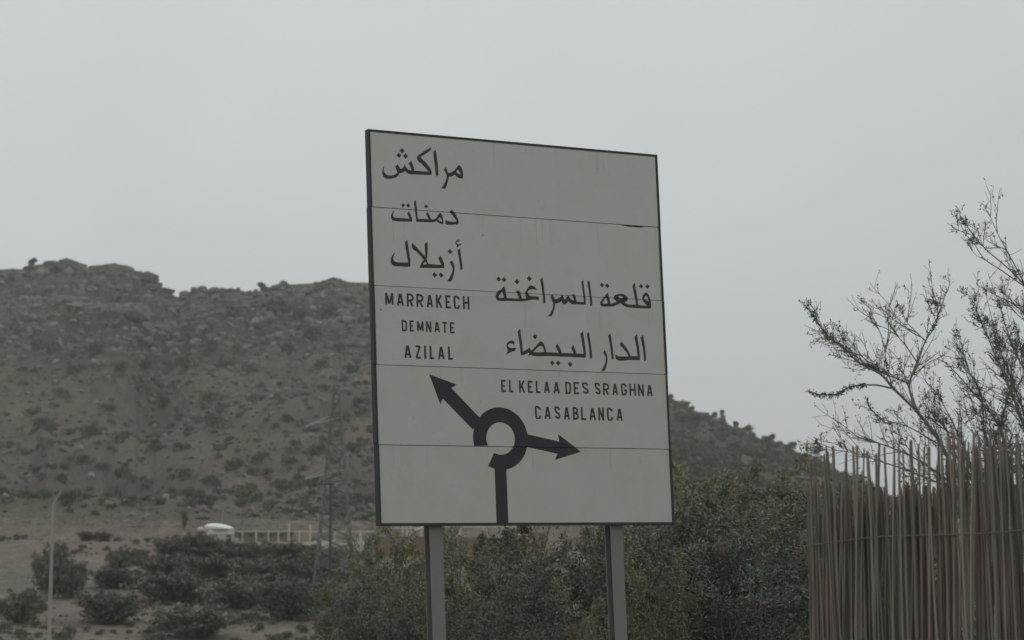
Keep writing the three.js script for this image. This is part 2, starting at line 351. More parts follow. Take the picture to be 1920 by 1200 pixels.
// ---------------------------------------------------------------- leafy bushes and trees
const pick = (list, rand) => list[Math.floor(rand() * list.length)];
function bushGeometry(seed, { h, w, stems = 9, twigs = 11, leaves = 9000, len = 0.058, wid = 0.021, tones, upright = 0.6, low = 0.08 }) {
  const rand = rng(seed), wood = [], L = new Leaves(), sprays = [];
  for (let s = 0; s < stems; s++) {
    const a = (s / stems) * 6.28 + rand(), lean = s ? 0.25 + 0.75 * rand() : 0.1, top = V(Math.cos(a) * lean * w * 0.5, h * (1 - 0.42 * lean * lean) * (0.8 + 0.2 * rand()), Math.sin(a) * lean * w * 0.5);
    const mid = top.clone().multiplyScalar(0.5).add(V((rand() - 0.5) * 0.2 * w, h * 0.06, (rand() - 0.5) * 0.2 * w)), pts = [V(Math.cos(a) * 0.05, 0, Math.sin(a) * 0.05), mid, top], curve = new THREE.CatmullRomCurve3(pts);
    wood.push(taper(pts, 0.012 * h ** 0.7 + 0.006, 0.004, 5, 7));
    for (let t = 0; t < twigs; t++) {
      const k = low + (1 - low) * ((t + rand()) / twigs), o = curve.getPoint(Math.min(1, k)), d = randomDir(rand); d.y = Math.abs(d.y) * 0.4 + upright; d.normalize();
      const reach = w * (0.16 + 0.22 * rand()) * (1 - 0.45 * k), tip = o.clone().addScaledVector(d, reach);
      wood.push(bar(o, tip, 0.006, 4, 0.002)); sprays.push([o, tip, d, pick(tones, rand), reach]);
    }
  }
  const each = Math.ceil(leaves / sprays.length);
  for (const [o, tip, d, tone, reach] of sprays) for (let i = 0; i < each; i++) {
    const k = rand() ** 0.7, q = o.clone().lerp(tip, 0.15 + k), spread = reach * 0.42 * (1.05 - 0.6 * k);
    q.addScaledVector(randomDir(rand), spread * rand() ** 0.6);
    if (q.y < 0.02) continue;
    const dir = d.clone().multiplyScalar(0.9).add(randomDir(rand)).normalize(), v = 0.72 + 0.56 * rand();
    L.add(q, dir, sideOf(dir, rand), len * (0.5 + 1.1 * rand() ** 1.5), wid * (0.7 + 0.6 * rand()), lin(tone.r * v, tone.g * v, tone.b * v));
  }
  const foliage = L.build(); const ys = [], p = foliage.attributes.position; foliage.computeBoundingBox(); for (let i = 0; i < p.count; i += 6) ys.push(p.getY(i));
  ys.sort((a, b) => a - b); const { min, max } = foliage.boundingBox;
  return { stem: merge(wood), foliage, tall: ys[Math.floor(ys.length * 0.985)], wide: (max.x - min.x + max.z - min.z) / 2 };
}
function bush(name, geo, p, turn, scale, label, category, group) {
  const g = base(name, p, turn); g.scale.set(...scale);
  mesh('stem', geo.stem, M.bark, g); mesh('foliage', geo.foliage, M.leaf, g);
  return tag(g, label, category, group);
}
const OLIVE_TONES = [lin(0.218, 0.211, 0.123), lin(0.189, 0.196, 0.117), lin(0.253, 0.235, 0.140), lin(0.161, 0.173, 0.116)];
const GREEN_TONES = [lin(0.170, 0.190, 0.145), lin(0.194, 0.211, 0.160), lin(0.149, 0.177, 0.146), lin(0.212, 0.218, 0.153)];
const DARK_TONES = [lin(0.128, 0.128, 0.102), lin(0.153, 0.140, 0.112), lin(0.121, 0.133, 0.112), lin(0.178, 0.156, 0.128)];
const kinds = {
  olive: [bushGeometry(11, { h: 3.6, w: 2.6, leaves: 25000, tones: OLIVE_TONES, twigs: 14, stems: 12 }), bushGeometry(12, { h: 3.6, w: 2.4, leaves: 23000, tones: [...OLIVE_TONES, GREEN_TONES[1]], twigs: 13, stems: 11 })],
  green: [bushGeometry(21, { h: 3.8, w: 2.8, leaves: 27000, tones: [...GREEN_TONES, DARK_TONES[0], DARK_TONES[3]], twigs: 13, stems: 12, upright: 0.35 }), bushGeometry(22, { h: 3.6, w: 2.6, leaves: 25000, tones: [...GREEN_TONES, OLIVE_TONES[1], DARK_TONES[1]], twigs: 13, stems: 11 })],
  dark: [bushGeometry(31, { h: 3.5, w: 2.7, leaves: 26000, tones: DARK_TONES, twigs: 13, stems: 11, upright: 0.3 })],
};
// [kind, variant, picture x, picture y of the top, distance, width factor, label]
const BUSHES = [
  ['olive', 0, 694, 1016, 37, 0.72, 'feathery olive bush just left of the left sign post, below the lattice mast'],
  ['olive', 1, 752, 1010, 36, 0.85, 'narrow olive bush between the sign corner and the left post'],
  ['olive', 0, 880, 1006, 35, 1.1, 'broad yellowish olive bush right of the left sign post'],
  ['olive', 1, 975, 1016, 33, 0.8, 'low olive bush under the roundabout stem of the sign'],
  ['dark', 0, 1040, 962, 33, 1.1, 'dark brownish bush under the middle of the sign'],
  ['dark', 0, 1115, 958, 30, 1.1, 'dark bush just left of the right sign post'],
  ['green', 0, 1200, 972, 31, 0.95, 'dark green bush behind the right sign post'],
  ['olive', 1, 1290, 892, 34, 1.15, 'tall olive bush rising beside the lower right corner of the sign'],
  ['green', 1, 1375, 915, 31, 1.2, 'wide green bush in the middle of the thicket right of the sign'],
  ['olive', 0, 1455, 908, 33, 1.15, 'yellowish olive bush next to the left end of the reed fence'],
  ['green', 0, 1535, 925, 30, 1.1, 'tall green bush half hidden behind the left end of the reed fence'],
  ['green', 1, 1255, 1000, 25, 1.0, 'low dark green bush in front of the tall olive bush'],
  ['green', 0, 1345, 985, 24, 1.1, 'low round green bush in front of the wide green bush'],
  ['dark', 0, 1440, 990, 24, 1.05, 'low dark bush in front of the reed fence end'],
  ['olive', 1, 1205, 1062, 23, 0.8, 'small yellow tinged bush at the foot of the right sign post'],
  ['green', 1, 800, 1088, 28, 0.9, 'low dark bush around the foot of the left sign post'],
  ['green', 0, 705, 1080, 30, 0.8, 'low green bush in front of the feathery olive bush'],
  ['dark', 0, 940, 1080, 27, 0.9, 'low dark bush in the gap between the two sign posts'],
  ['green', 1, 1660, 950, 26, 1.2, 'green bush behind the middle of the reed fence'],
  ['dark', 0, 1790, 930, 24, 1.2, 'dark bush behind the right part of the reed fence'],
];
BUSHES.forEach(([kind, variant, px, py, r, fat, label], i) => {
  const p = stand(px, r), top = at(px, py, r).y, geo = kinds[kind][variant], s = (top - p.y) / geo.tall;
  bush('bush', geo, p, i * 2.1, [s ** 0.5 * fat, s, s ** 0.5 * fat], label, 'bush', 'bushes around the road sign');
});
// shrubs on the earth below the track, further off
const FAR_GREEN = bushGeometry(41, { h: 2.2, w: 2.8, leaves: 6500, len: 0.15, wid: 0.065, tones: [...GREEN_TONES, DARK_TONES[1]], stems: 12, twigs: 11, upright: 0.25, low: 0.0 });
const FAR_DARK = bushGeometry(42, { h: 1.8, w: 3.0, leaves: 6500, len: 0.14, wid: 0.065, tones: DARK_TONES, stems: 13, twigs: 11, upright: 0.15, low: 0.0 });
// [kind, picture x, top, foot, width, label]
const FAR_SHRUBS = [
  [FAR_GREEN, 98, 1024, 1120, 96, 'green bush around the foot of the street lamp'],
  [FAR_DARK, 134, 1056, 1122, 84, 'lower dark bush just right of the street lamp'],
  [FAR_DARK, 162, 997, 1015, 48, 'flat dark shrub on the reddish bank, left of two'],
  [FAR_DARK, 193, 998, 1015, 44, 'flat dark shrub on the reddish bank, right of two'],
  [FAR_GREEN, 222, 1029, 1074, 74, 'olive shrub with brown top on the bare earth'],
  [FAR_DARK, 258, 1032, 1060, 64, 'brown dry shrub beside the olive shrub on the earth'],
  [FAR_GREEN, 312, 1010, 1044, 84, 'green shrub left of the dark thicket below the white roof'],
  [FAR_DARK, 366, 1003, 1048, 120, 'dark thicket below the white roofed shed'],
  [FAR_DARK, 424, 1018, 1050, 130, 'dark thicket right of the shed wall'],
  [FAR_GREEN, 486, 1019, 1052, 140, 'dark green thicket below the pale railing, left part'],
  [FAR_DARK, 552, 1019, 1054, 140, 'dark green thicket below the pale railing, right part'],
  [FAR_GREEN, 616, 1027, 1062, 110, 'dark thicket at the foot of the lattice mast'],
  [FAR_DARK, 310, 1044, 1078, 130, 'purplish brown shrub in the lower part of the bare earth'],
  [FAR_DARK, 212, 1066, 1102, 130, 'dark low shrub at the lower edge of the bare earth'],
  [FAR_DARK, 398, 1044, 1088, 170, 'wide dark shrub in front of the dark thicket'],
  [FAR_GREEN, 492, 1044, 1096, 170, 'grey green shrub in front of the railing thicket'],
  [FAR_DARK, 580, 1046, 1104, 160, 'dark shrub left of the feathery olive bush'],
  [FAR_DARK, 345, 958, 992, 14, 'slim dark bush on the track left of the shed'],
  [FAR_DARK, 320, 1078, 1130, 190, 'broad dark bush at the bottom of the bare earth slope'],
  [FAR_GREEN, 440, 1080, 1140, 200, 'broad green bush below the wide dark shrub'],
  [FAR_DARK, 550, 1088, 1160, 200, 'broad dark bush at the bottom of the slope near the olive bush'],
  [FAR_DARK, 200, 1112, 1170, 170, 'dark bush below the bare earth, right of the lamp pole'],
  [FAR_GREEN, 40, 1108, 1170, 120, 'green bush low on the slope left of the lamp pole'],
  [FAR_GREEN, 360, 1136, 1196, 230, 'lowest green bush at the bottom of the slope'],
];
FAR_SHRUBS.forEach(([geo, px, py, foot, wide, label], i) => {
  const p = groundHit(px, foot) ?? stand(px, FOOT - 4), r = Math.hypot(p.x, p.z), s = Math.max(0.15, (at(px, py, r).y - p.y) / geo.tall), w = (wide * r) / FOCAL / geo.wide;
  bush('shrub', geo, p, i * 1.7, [w, s, w], label, 'shrub', 'shrubs on the earth below the hill');
});
// small trees on the skyline
function crestTree(px, py, hpx, wpx, shape, label) { // foot in the picture, height and width in picture pixels
  const az = azOf(px, py), want = Math.tan(elOf(px, py)); let r = ridgeRange(az) - 0.5;
  for (let q = r; q > 300; q -= 0.5) if ((hillHeight(az, q) - EYE.y) / q <= want + 0.0004) { r = q; break; }
  const k = r / FOCAL, h = hpx * k, w = wpx * k, rand = rng(px * 7 + 3), g = base('ridge_tree', V(r * Math.sin(az), hillHeight(az, r) - 0.15, -r * Math.cos(az)));
  const lean = shape === 'leaning' ? w * 0.35 : (rand() - 0.5) * w * 0.15, crownBase = shape === 'cone' || shape === 'bushy' ? 0.12 : 0.45, L = new Leaves(), wood = [];
  wood.push(taper([V(0, -0.3, 0), V(lean * 0.3, h * 0.4, 0), V(lean, h * 0.85, 0)], h * 0.035 + 0.03, 0.03, 6, 8));
  const lobes = Array.from({ length: 9 }, () => {
    const t = crownBase + (0.95 - crownBase) * rand(), round = shape === 'cone' ? 1 - t * 0.8 : Math.sin(Math.PI * clamp((t - crownBase) / (1 - crownBase) * 0.85 + 0.12, 0, 1)), a = rand() * 6.28, d = 0.3 * w * round;
    return V(lean * t + Math.cos(a) * d, h * t, Math.sin(a) * d);
  });
  for (const c of lobes) wood.push(bar(V(lean * c.y / h, c.y * 0.75, 0), c, 0.035, 4, 0.015));
  for (let i = 0; i < 520; i++) {
    const c = lobes[i % 9], d = randomDir(rand), q = c.clone().add(V(d.x * w * 0.2, d.y * h * 0.11, d.z * w * 0.2).multiplyScalar(rand() ** 0.5)), dir = d.add(V(0, 0.4, 0)).normalize(), v = 0.7 + 0.5 * rand();
    L.add(q, dir, sideOf(dir, rand), 0.3, 0.14, lin(0.14 * v, 0.15 * v, 0.12 * v));
  }
  mesh('trunk', merge(wood), M.bark, g); mesh('crown', L.build(), M.leaf, g);
  tag(g, label, 'tree', 'small trees along the hill skyline');
}
crestTree(58, 505, 21, 20, 'leaning', 'small leaning tree at the left end of the rocky ridge');
crestTree(491, 549, 20, 17, 'round', 'small round tree on the saddle of the ridge left of the sign');
crestTree(1257, 747, 9, 9, 'round', 'tiny bush tree touching the right edge of the sign');
crestTree(1288, 761, 10, 14, 'bushy', 'squat bush at the top of the right hand slope');
crestTree(1298, 766, 7, 5, 'round', 'tiny tree beside the squat bush on the right slope');
crestTree(1326, 779, 6, 6, 'round', 'small dot of a bush above the bare spindly tree');
crestTree(1340, 786, 14, 9, 'round', 'thin spindly tree left of the tallest tree on the right slope');
crestTree(1354, 794, 25, 13, 'cone', 'tallest narrow tree on the skyline of the right slope');
crestTree(1378, 803, 13, 12, 'round', 'small round tree below the tallest skyline tree');
crestTree(1404, 812, 17, 19, 'round', 'broad round tree with visible trunks on the right slope');
crestTree(1448, 827, 15, 13, 'bushy', 'dark blocky tree on the lower right slope');
crestTree(1485, 842, 15, 19, 'bushy', 'wide bushy tree low on the right slope');
crestTree(1532, 859, 25, 25, 'round', 'pale round tree just left of the reed fence top');
// ---------------------------------------------------------------- the road sign
const ARABIC_AND_ARROWS = [
  ["p", [666,132,643,153,640,163,649,249,656,325,661,376,684,363,686,356,684,287,678,215,671,161]],
  ["p", [762,285,740,307,753,329,765,346,768,366,765,389,752,417,731,450,705,481,748,480,764,453,777,420,785,388,788,372,812,365,832,357,849,346,865,362,887,374,909,377,928,375,935,350,933,318,925,287,914,267,899,256,886,260,868,282,854,303,836,318,813,328,796,334,783,334,781,325,772,303], "h", [882,295,870,309,866,319,878,331,898,339,909,341,906,329,894,307]],
  ["p", [617,118,591,131,541,164,495,195,480,207,477,223,483,243,495,258,510,264,529,280,560,309,584,330,590,335,574,338,514,339,460,339,446,340,444,316,435,287,424,261,419,252,406,265,394,279,405,296,414,316,418,339,404,340,387,333,370,317,359,297,354,288,348,305,336,321,321,332,311,332,299,317,288,296,284,294,270,308,260,318,269,335,278,359,281,368,273,377,248,391,213,401,184,399,163,388,151,371,148,349,153,321,145,327,137,349,132,381,136,403,147,422,169,431,203,431,242,422,276,408,294,387,300,373,312,372,332,367,349,352,359,351,371,364,385,372,405,375,459,372,533,370,593,367,615,365,619,355,618,332,610,310,586,280,552,247,519,220,512,214,519,208,565,178,613,146,623,117]],
  ["p", [333,146,307,171,333,195,357,167]],
  ["p", [301,190,276,213,301,237,326,212]],
  ["p", [367,190,342,213,365,239,389,214]],
  ["p", [803,665,784,683,805,705,831,734,850,761,854,768,834,771,789,773,763,770,746,759,740,771,740,795,757,804,788,804,833,798,867,792,874,783,875,767,866,740,850,709,829,682]],
  ["p", [452,603,434,618,434,630,441,687,447,746,452,795,481,794,546,793,612,792,634,786,652,775,665,788,687,799,718,800,722,789,721,761,714,729,701,706,690,701,677,712,660,741,642,758,618,764,600,764,590,741,578,714,568,701,556,713,551,722,563,743,574,765,525,765,468,767,467,741,461,674,456,626], "h", [685,743,673,752,668,762,681,773,705,778,705,766,695,746]],
  ["p", [242,708,229,716,213,737,205,761,207,781,220,798,239,803,306,802,371,800,411,797,413,784,410,760,398,733,383,706,372,719,364,730,375,747,385,770,386,774,342,772,286,772,247,773,232,768,226,754,229,732]],
  ["p", [326,637,306,658,324,679,344,657]],
  ["p", [376,636,357,657,376,677,396,655]],
  ["p", [554,633,533,653,553,672,573,651]],
  ["p", [877,1007,853,1026,852,1038,862,1088,870,1147,876,1206,896,1195,898,1181,893,1134,886,1078,881,1035]],
  ["p", [881,937,868,930,850,937,836,953,834,967,844,981,848,987,840,1005,856,994,879,981,891,972,893,962,877,969,862,973,851,969,844,961,849,953,863,946,876,947]],
  ["p", [792,1119,772,1140,783,1160,796,1183,797,1206,787,1235,766,1272,738,1311,769,1311,782,1307,801,1266,814,1222,818,1182,812,1154,802,1133]],
  ["p", [776,1020,752,1044,777,1066,801,1043]],
  ["p", [677,1084,655,1113,670,1134,682,1157,684,1166,620,1166,561,1165,549,1144,542,1125,550,1097,554,1073,556,1025,557,966,526,989,527,1027,530,1066,528,1100,514,1087,480,1053,442,1018,408,988,401,994,399,1014,406,1037,419,1051,428,1050,453,1068,491,1108,514,1130,494,1153,478,1176,471,1204,531,1202,597,1199,663,1198,711,1193,717,1175,713,1147,701,1118,687,1095], "h", [529,1145,513,1160,502,1172,543,1168]],
  ["p", [359,961,334,984,334,998,343,1057,352,1115,358,1162,293,1166,237,1166,221,1156,214,1135,220,1107,237,1080,221,1091,200,1116,189,1144,190,1171,204,1194,228,1203,292,1201,344,1202,379,1197,382,1177,380,1122,371,1055,363,989]],
  ["p", [614,1235,593,1257,616,1284,641,1258]],
  ["p", [679,1234,655,1255,679,1282,704,1258]],
  ["p", [2810,1313,2791,1322,2772,1345,2762,1372,2772,1398,2796,1423,2813,1438,2769,1438,2718,1435,2715,1409,2710,1352,2700,1291,2693,1227,2667,1251,2666,1264,2676,1318,2685,1375,2693,1432,2646,1435,2590,1433,2571,1418,2592,1406,2608,1388,2607,1366,2585,1347,2554,1338,2524,1338,2488,1345,2461,1361,2453,1386,2469,1403,2487,1411,2458,1425,2417,1436,2413,1414,2405,1366,2395,1332,2373,1350,2359,1373,2333,1391,2312,1418,2304,1445,2310,1460,2334,1466,2390,1465,2451,1459,2493,1441,2524,1426,2549,1443,2584,1461,2635,1463,2696,1465,2773,1465,2851,1461,2858,1447,2859,1412,2851,1363,2837,1333,2825,1318], "h", [2808,1343,2792,1359,2786,1371,2803,1385,2829,1395,2832,1382,2823,1356], "h", [2517,1360,2502,1368,2527,1380,2552,1376,2555,1367,2538,1360], "h", [2372,1376,2350,1404,2331,1431,2336,1438,2387,1435,2385,1415]],
  ["p", [2760,1234,2736,1258,2759,1279,2784,1257]],
  ["p", [2830,1234,2804,1256,2828,1280,2853,1257]],
  ["p", [2336,1243,2312,1266,2336,1291,2359,1268]],
  ["p", [2391,1249,2367,1268,2394,1294,2416,1270]],
  ["p", [2203,1227,2180,1248,2181,1263,2189,1311,2196,1367,2198,1423,2198,1469,2220,1457,2222,1422,2218,1366,2212,1301]],
  ["p", [2138,1226,2142,1291,2150,1356,2154,1408,2151,1456,2139,1457,2039,1459,1999,1458,2003,1458,1983,1447,1970,1432,1960,1444,1943,1459,1926,1464,1910,1459,1899,1439,1897,1433,1878,1446,1849,1458,1828,1462,1826,1487,1816,1520,1801,1557,1788,1577,1746,1581,1771,1558,1793,1525,1806,1492,1809,1459,1797,1431,1783,1403,1787,1395,1800,1376,1813,1390,1826,1414,1828,1423,1851,1417,1880,1403,1899,1388,1913,1373,1918,1397,1930,1421,1945,1412,1960,1387,1968,1371,1979,1391,1992,1410,2014,1421,2028,1423,2023,1401,2010,1369,2036,1365,2043,1378,2054,1413,2058,1433,2105,1434,2131,1433,2131,1370,2125,1314,2117,1266,2117,1247]],
  ["p", [1710,1224,1686,1248,1687,1266,1696,1318,1703,1375,1705,1431,1705,1470,1728,1457,1729,1430,1726,1366,1720,1297]],
  ["p", [1663,1409,1661,1441,1647,1434,1620,1432,1583,1437,1527,1449,1481,1457,1417,1458,1345,1458,1254,1463,1232,1457,1219,1437,1219,1417,1230,1393,1253,1368,1281,1358,1291,1342,1310,1325,1320,1344,1324,1376,1329,1408,1332,1432,1391,1433,1457,1432,1447,1407,1430,1367,1440,1359,1465,1358,1475,1385,1485,1417,1489,1431,1528,1427,1525,1403,1522,1375,1531,1363,1546,1338,1565,1315,1589,1304,1607,1306,1625,1318,1651,1343,1642,1346,1624,1340,1596,1339,1568,1347,1554,1357,1549,1374,1557,1390,1577,1405,1621,1403,1649,1404], "h", [1280,1382,1261,1403,1249,1420,1255,1434,1303,1431,1297,1406,1289,1382]],
  ["p", [1258,1241,1234,1265,1257,1290,1280,1266]],
  ["p", [1312,1241,1288,1268,1311,1291,1336,1267]],
  ["p", [1444,1254,1418,1279,1444,1304,1470,1280]],
  ["p", [1572,1219,1546,1245,1572,1271,1599,1245]],
  ["p", [2754,1711,2726,1733,2728,1749,2739,1798,2748,1856,2750,1905,2751,1956,2773,1943,2775,1904,2771,1838,2763,1764]],
  ["p", [2687,1705,2658,1733,2660,1748,2670,1792,2679,1846,2683,1911,2610,1912,2602,1894,2582,1857,2553,1817,2514,1780,2504,1792,2497,1815,2528,1841,2560,1874,2582,1904,2584,1915,2524,1919,2476,1918,2460,1913,2448,1899,2443,1915,2444,1940,2460,1953,2493,1959,2531,1957,2575,1950,2628,1947,2705,1946,2708,1931,2709,1882,2702,1812,2694,1746]],
  ["p", [2404,1710,2377,1729,2378,1744,2387,1794,2396,1855,2400,1908,2403,1955,2423,1942,2425,1916,2420,1850,2412,1777]],
  ["p", [2332,1864,2314,1889,2327,1909,2340,1931,2341,1955,2330,1988,2309,2025,2284,2059,2321,2060,2337,2029,2353,1987,2360,1946,2357,1914,2347,1886]],
  ["p", [2172,1706,2149,1726,2150,1742,2160,1794,2167,1851,2170,1908,2173,1955,2195,1942,2196,1907,2191,1842,2181,1765]],
  ["p", [2108,1703,2081,1726,2083,1740,2093,1797,2101,1853,2107,1908,2033,1909,2027,1888,2014,1856,2002,1828,1977,1860,1990,1880,2002,1908,1949,1907,1878,1908,1871,1881,1854,1851,1836,1824,1813,1852,1829,1874,1845,1908,1795,1906,1716,1906,1713,1878,1701,1844,1685,1818,1663,1811,1641,1824,1614,1851,1586,1879,1563,1897,1555,1892,1550,1867,1530,1881,1503,1897,1474,1908,1474,1864,1468,1803,1462,1758,1458,1701,1430,1729,1432,1744,1440,1804,1446,1861,1452,1914,1455,1944,1471,1942,1506,1929,1539,1915,1538,1930,1526,1953,1553,1935,1579,1944,1618,1947,1661,1947,1705,1940,1793,1941,1881,1942,1991,1940,2059,1943,2122,1943,2131,1929,2131,1901,2127,1840,2119,1771,2112,1723], "h", [1657,1850,1635,1862,1608,1886,1580,1910,1619,1911,1659,1910,1698,1906,1691,1875,1679,1857]],
  ["p", [1608,1744,1582,1769,1607,1795,1631,1770]],
  ["p", [1775,1978,1751,2001,1774,2026,1797,2002]],
  ["p", [1835,1977,1811,2001,1835,2024,1860,2000]],
  ["p", [1961,1983,1935,2005,1960,2033,1985,2007]],
  ["p", [1396,1829,1386,1816,1364,1813,1338,1819,1316,1839,1307,1866,1314,1888,1324,1905,1314,1922,1302,1946,1325,1930,1355,1915,1395,1905,1411,1877,1383,1877,1357,1883,1336,1876,1321,1862,1333,1846,1355,1838,1372,1841,1382,1854]],
  ["p", [529,2140,797,2223,741,2253,1023,2518,941,2616,654,2349,628,2400]],
  ["p", [1483,2647,1813,2707,1803,2640,2036,2796,1762,2873,1794,2817,1477,2760]],
];
const TOWN_NAMES = [
  ["MARRAKECH",1435,1552,[124,204],[235,305],[333,398],[427,493],[525,591],[618,680],[712,767],[794,859],[886,951]],
  ["DEMNATE",1673,1771,[276,328],[353,398],[425,489],[513,565],[592,650],[673,723],[748,796]],
  ["AZILAL",1889,2007,[291,363],[398,458],[488,505],[540,586],[621,687],[721,771]],
  ["ELKELAADESSRAGHNA",2168,2278,[1240,1293],[1320,1368],[1422,1483],[1511,1565],[1593,1643],[1675,1740],[1774,1841],[1899,1959],[1987,2044],[2076,2143],[2208,2270],[2295,2358],[2393,2457],[2489,2553],[2578,2647],[2670,2734],[2765,2831]],
  ["CASABLANCA",2393,2511,[1575,1639],[1671,1740],[1775,1837],[1871,1936],[1966,2025],[2052,2107],[2139,2209],[2234,2296],[2326,2392],[2427,2495]],
];
const SIGN_W = 3, SIGN_H = 3.45, PER_M = 590;
function signPrint() { // what is printed on the sheet metal: lettering and arrows in black on off-white, in millimetres from the top left corner
  const c = document.createElement('canvas'); c.width = Math.round(SIGN_W * PER_M); c.height = Math.round(SIGN_H * PER_M);
  const g = c.getContext('2d'), rand = rng(3), INK = '#30312c', ARROW = '#292a2e';
  g.fillStyle = '#c5c6c0'; g.fillRect(0, 0, c.width, c.height);
  g.scale(PER_M / 1000, PER_M / 1000);
  ['#c6c7c1', '#c8c9c3', '#c4c5bf', '#c1c2bc', '#bfbfb9'].forEach((s, i) => { g.fillStyle = s; g.fillRect(0, i * 690, 3000, 690); });   // five sheets, each weathered a little differently
  for (let i = 0; i < 900; i++) { // blotches of weathering and road dirt
    const x = rand() * 3000, y = rand() * 3450, r = 20 + 140 * rand() ** 2; g.fillStyle = rand() < 0.5 ? 'rgba(140,137,124,0.022)' : 'rgba(226,228,222,0.024)';
    g.beginPath(); g.ellipse(x, y, r, r * (0.5 + rand()), rand() * 3, 0, 7); g.fill();
  }
  for (let i = 0; i < 160; i++) { const x = rand() * 3000, y = rand() * 3450; g.fillStyle = `rgba(70,66,55,${0.08 + 0.2 * rand()})`; g.beginPath(); g.ellipse(x, y, 2 + 4 * rand(), 2 + 5 * rand(), 0, 0, 7); g.fill(); }
  for (const [x, y, a] of [[1110, 878, 0.5], [78, 1590, 0.6], [2700, 696, 0.5]]) { g.fillStyle = `rgba(60,56,46,${a})`; g.beginPath(); g.ellipse(x, y, 9, 7, 0.5, 0, 7); g.fill(); }
  for (let i = 0; i < 46; i++) { const x = rand() * 3000, y = Math.floor(rand() * 5) * 690, l = 60 + 260 * rand(); g.fillStyle = 'rgba(110,104,88,0.1)'; g.fillRect(x, y, 4 + 10 * rand(), l); }   // rain streaks below the joints
  ARABIC_AND_ARROWS.forEach((item, k) => {
    g.fillStyle = k >= ARABIC_AND_ARROWS.length - 2 ? ARROW : INK;
    g.beginPath();
    for (const list of item) if (typeof list !== 'string') {
      for (let i = 0; i < list.length; i += 2) { // corners stay, the rest is rounded through the midpoints
        const n = list.length, x = list[i], y = list[i + 1], x1 = list[(i + 2) % n], y1 = list[(i + 3) % n], x0 = list[(i + n - 2) % n], y0 = list[(i + n - 1) % n];
        const bend = Math.abs(Math.atan2((x - x0) * (y1 - y) - (y - y0) * (x1 - x), (x - x0) * (x1 - x) + (y - y0) * (y1 - y))), px = (x0 + x) / 2, py = (y0 + y) / 2;
        if (i === 0) g.moveTo(px, py);
        if (bend > 0.75) { g.lineTo(x, y); g.lineTo((x + x1) / 2, (y + y1) / 2); } else g.quadraticCurveTo(x, y, (x + x1) / 2, (y + y1) / 2);
      }
      g.closePath();
    }
    g.fill('evenodd');
  });
  // the roundabout: a ring open at the lower left, entered from below
  g.fillStyle = ARROW;
  const a0 = Math.PI - 0.24, a1 = Math.PI - 1.07;
  g.beginPath(); g.arc(1216, 2690, 276, a0 - 0.02, a1 + 2 * Math.PI); g.arc(1216, 2690, 143, a1 + 2 * Math.PI, a0 - 0.22, true); g.closePath(); g.fill();
  g.fillRect(1146, 2940, 118, 512);
  g.fillStyle = '#c0c1bb'; g.fillRect(900, 2757, 215, 12);
  // town names in condensed capitals, every letter drawn with one even stroke
  const GLYPHS = {
    A: (m) => { m([0.02, 1.06], [0.44, -0.03]); m([0.98, 1.06], [0.56, -0.03]); m([0.2, 0.74], [0.8, 0.74]); },
    M: (m) => { m([0, 1], [0, 0]); m([1, 1], [1, 0]); m([0.02, -0.04], [0.5, 0.92]); m([0.98, -0.04], [0.5, 0.92]); },
    R: (m, b) => { m([0, 1.1], [0, -0.1]); b([0, 0.0], [0.45, 0.0], [1.12, 0.02], [1.12, 0.55], [0.45, 0.56], [0, 0.56]); m([0.5, 0.56], [1, 1.08]); },
    K: (m) => { m([0, 1.1], [0, -0.1]); m([1, -0.08], [0.08, 0.62]); m([0.36, 0.42], [1.02, 1.08]); },
    E: (m) => { m([0, 1.1], [0, -0.1]); m([0, 0], [1.15, 0]); m([0, 0.5], [0.85, 0.5]); m([0, 1], [1.15, 1]); },
    C: (m, b) => { b([1.0, 0.24], [0.9, 0], [0, -0.16], [0, 0.35], [0, 0.5], [0, 0.65]); b([0, 0.5], [0, 0.65], [0, 1.16], [0.9, 1], [0.96, 0.86], [1.0, 0.76]); },
    H: (m) => { m([0, 1.1], [0, -0.1]); m([1, 1.1], [1, -0.1]); m([0, 0.5], [1, 0.5]); },
    D: (m, b) => { m([0, 1.1], [0, -0.1]); b([0, 0], [0.3, 0], [1.04, 0], [1, 0.34], [1, 0.42], [1, 0.5]); b([1, 0.5], [1, 0.58], [1.04, 1], [0.3, 1], [0.2, 1], [0, 1]); },
    N: (m) => { m([0, 1.1], [0, -0.1]); m([1, 1.1], [1, -0.1]); m([0.02, -0.06], [0.98, 1.06]); },
    T: (m) => { m([-0.15, 0], [1.15, 0]); m([0.5, 0], [0.5, 1.1]); },
    Z: (m) => { m([-0.1, 0], [1, 0]); m([0.97, 0], [0.03, 1]); m([0, 1], [1.15, 1]); },
    I: (m) => m([0.5, 1.1], [0.5, -0.1]),
    L: (m) => { m([0, 1.1], [0, -0.1]); m([0, 1], [1.15, 1]); },
    S: (m, b) => { b([1, 0.22], [0.86, -0.04], [0, -0.12], [0, 0.24], [0.05, 0.42], [0.5, 0.5]); b([0.5, 0.5], [0.95, 0.58], [1, 0.72], [1, 0.78], [0.95, 1.14], [0, 0.8]); },
    G: (m, b) => { b([1.0, 0.24], [0.9, 0], [0, -0.16], [0, 0.35], [0, 0.5], [0, 0.65]); b([0, 0.5], [0, 0.65], [0, 1.0], [0.5, 1.0], [1, 1.0], [1, 0.62]); m([1, 0.66], [1, 0.54]); m([0.5, 0.56], [1.12, 0.56]); },
    B: (m, b) => { m([0, 1.1], [0, -0.1]); b([0, 0], [0.4, 0], [0.98, 0], [0.98, 0.47], [0.4, 0.48], [0, 0.48]); b([0, 0.48], [0.4, 0.48], [1.12, 0.5], [1.12, 1], [0.4, 1], [0, 1]); },
  };
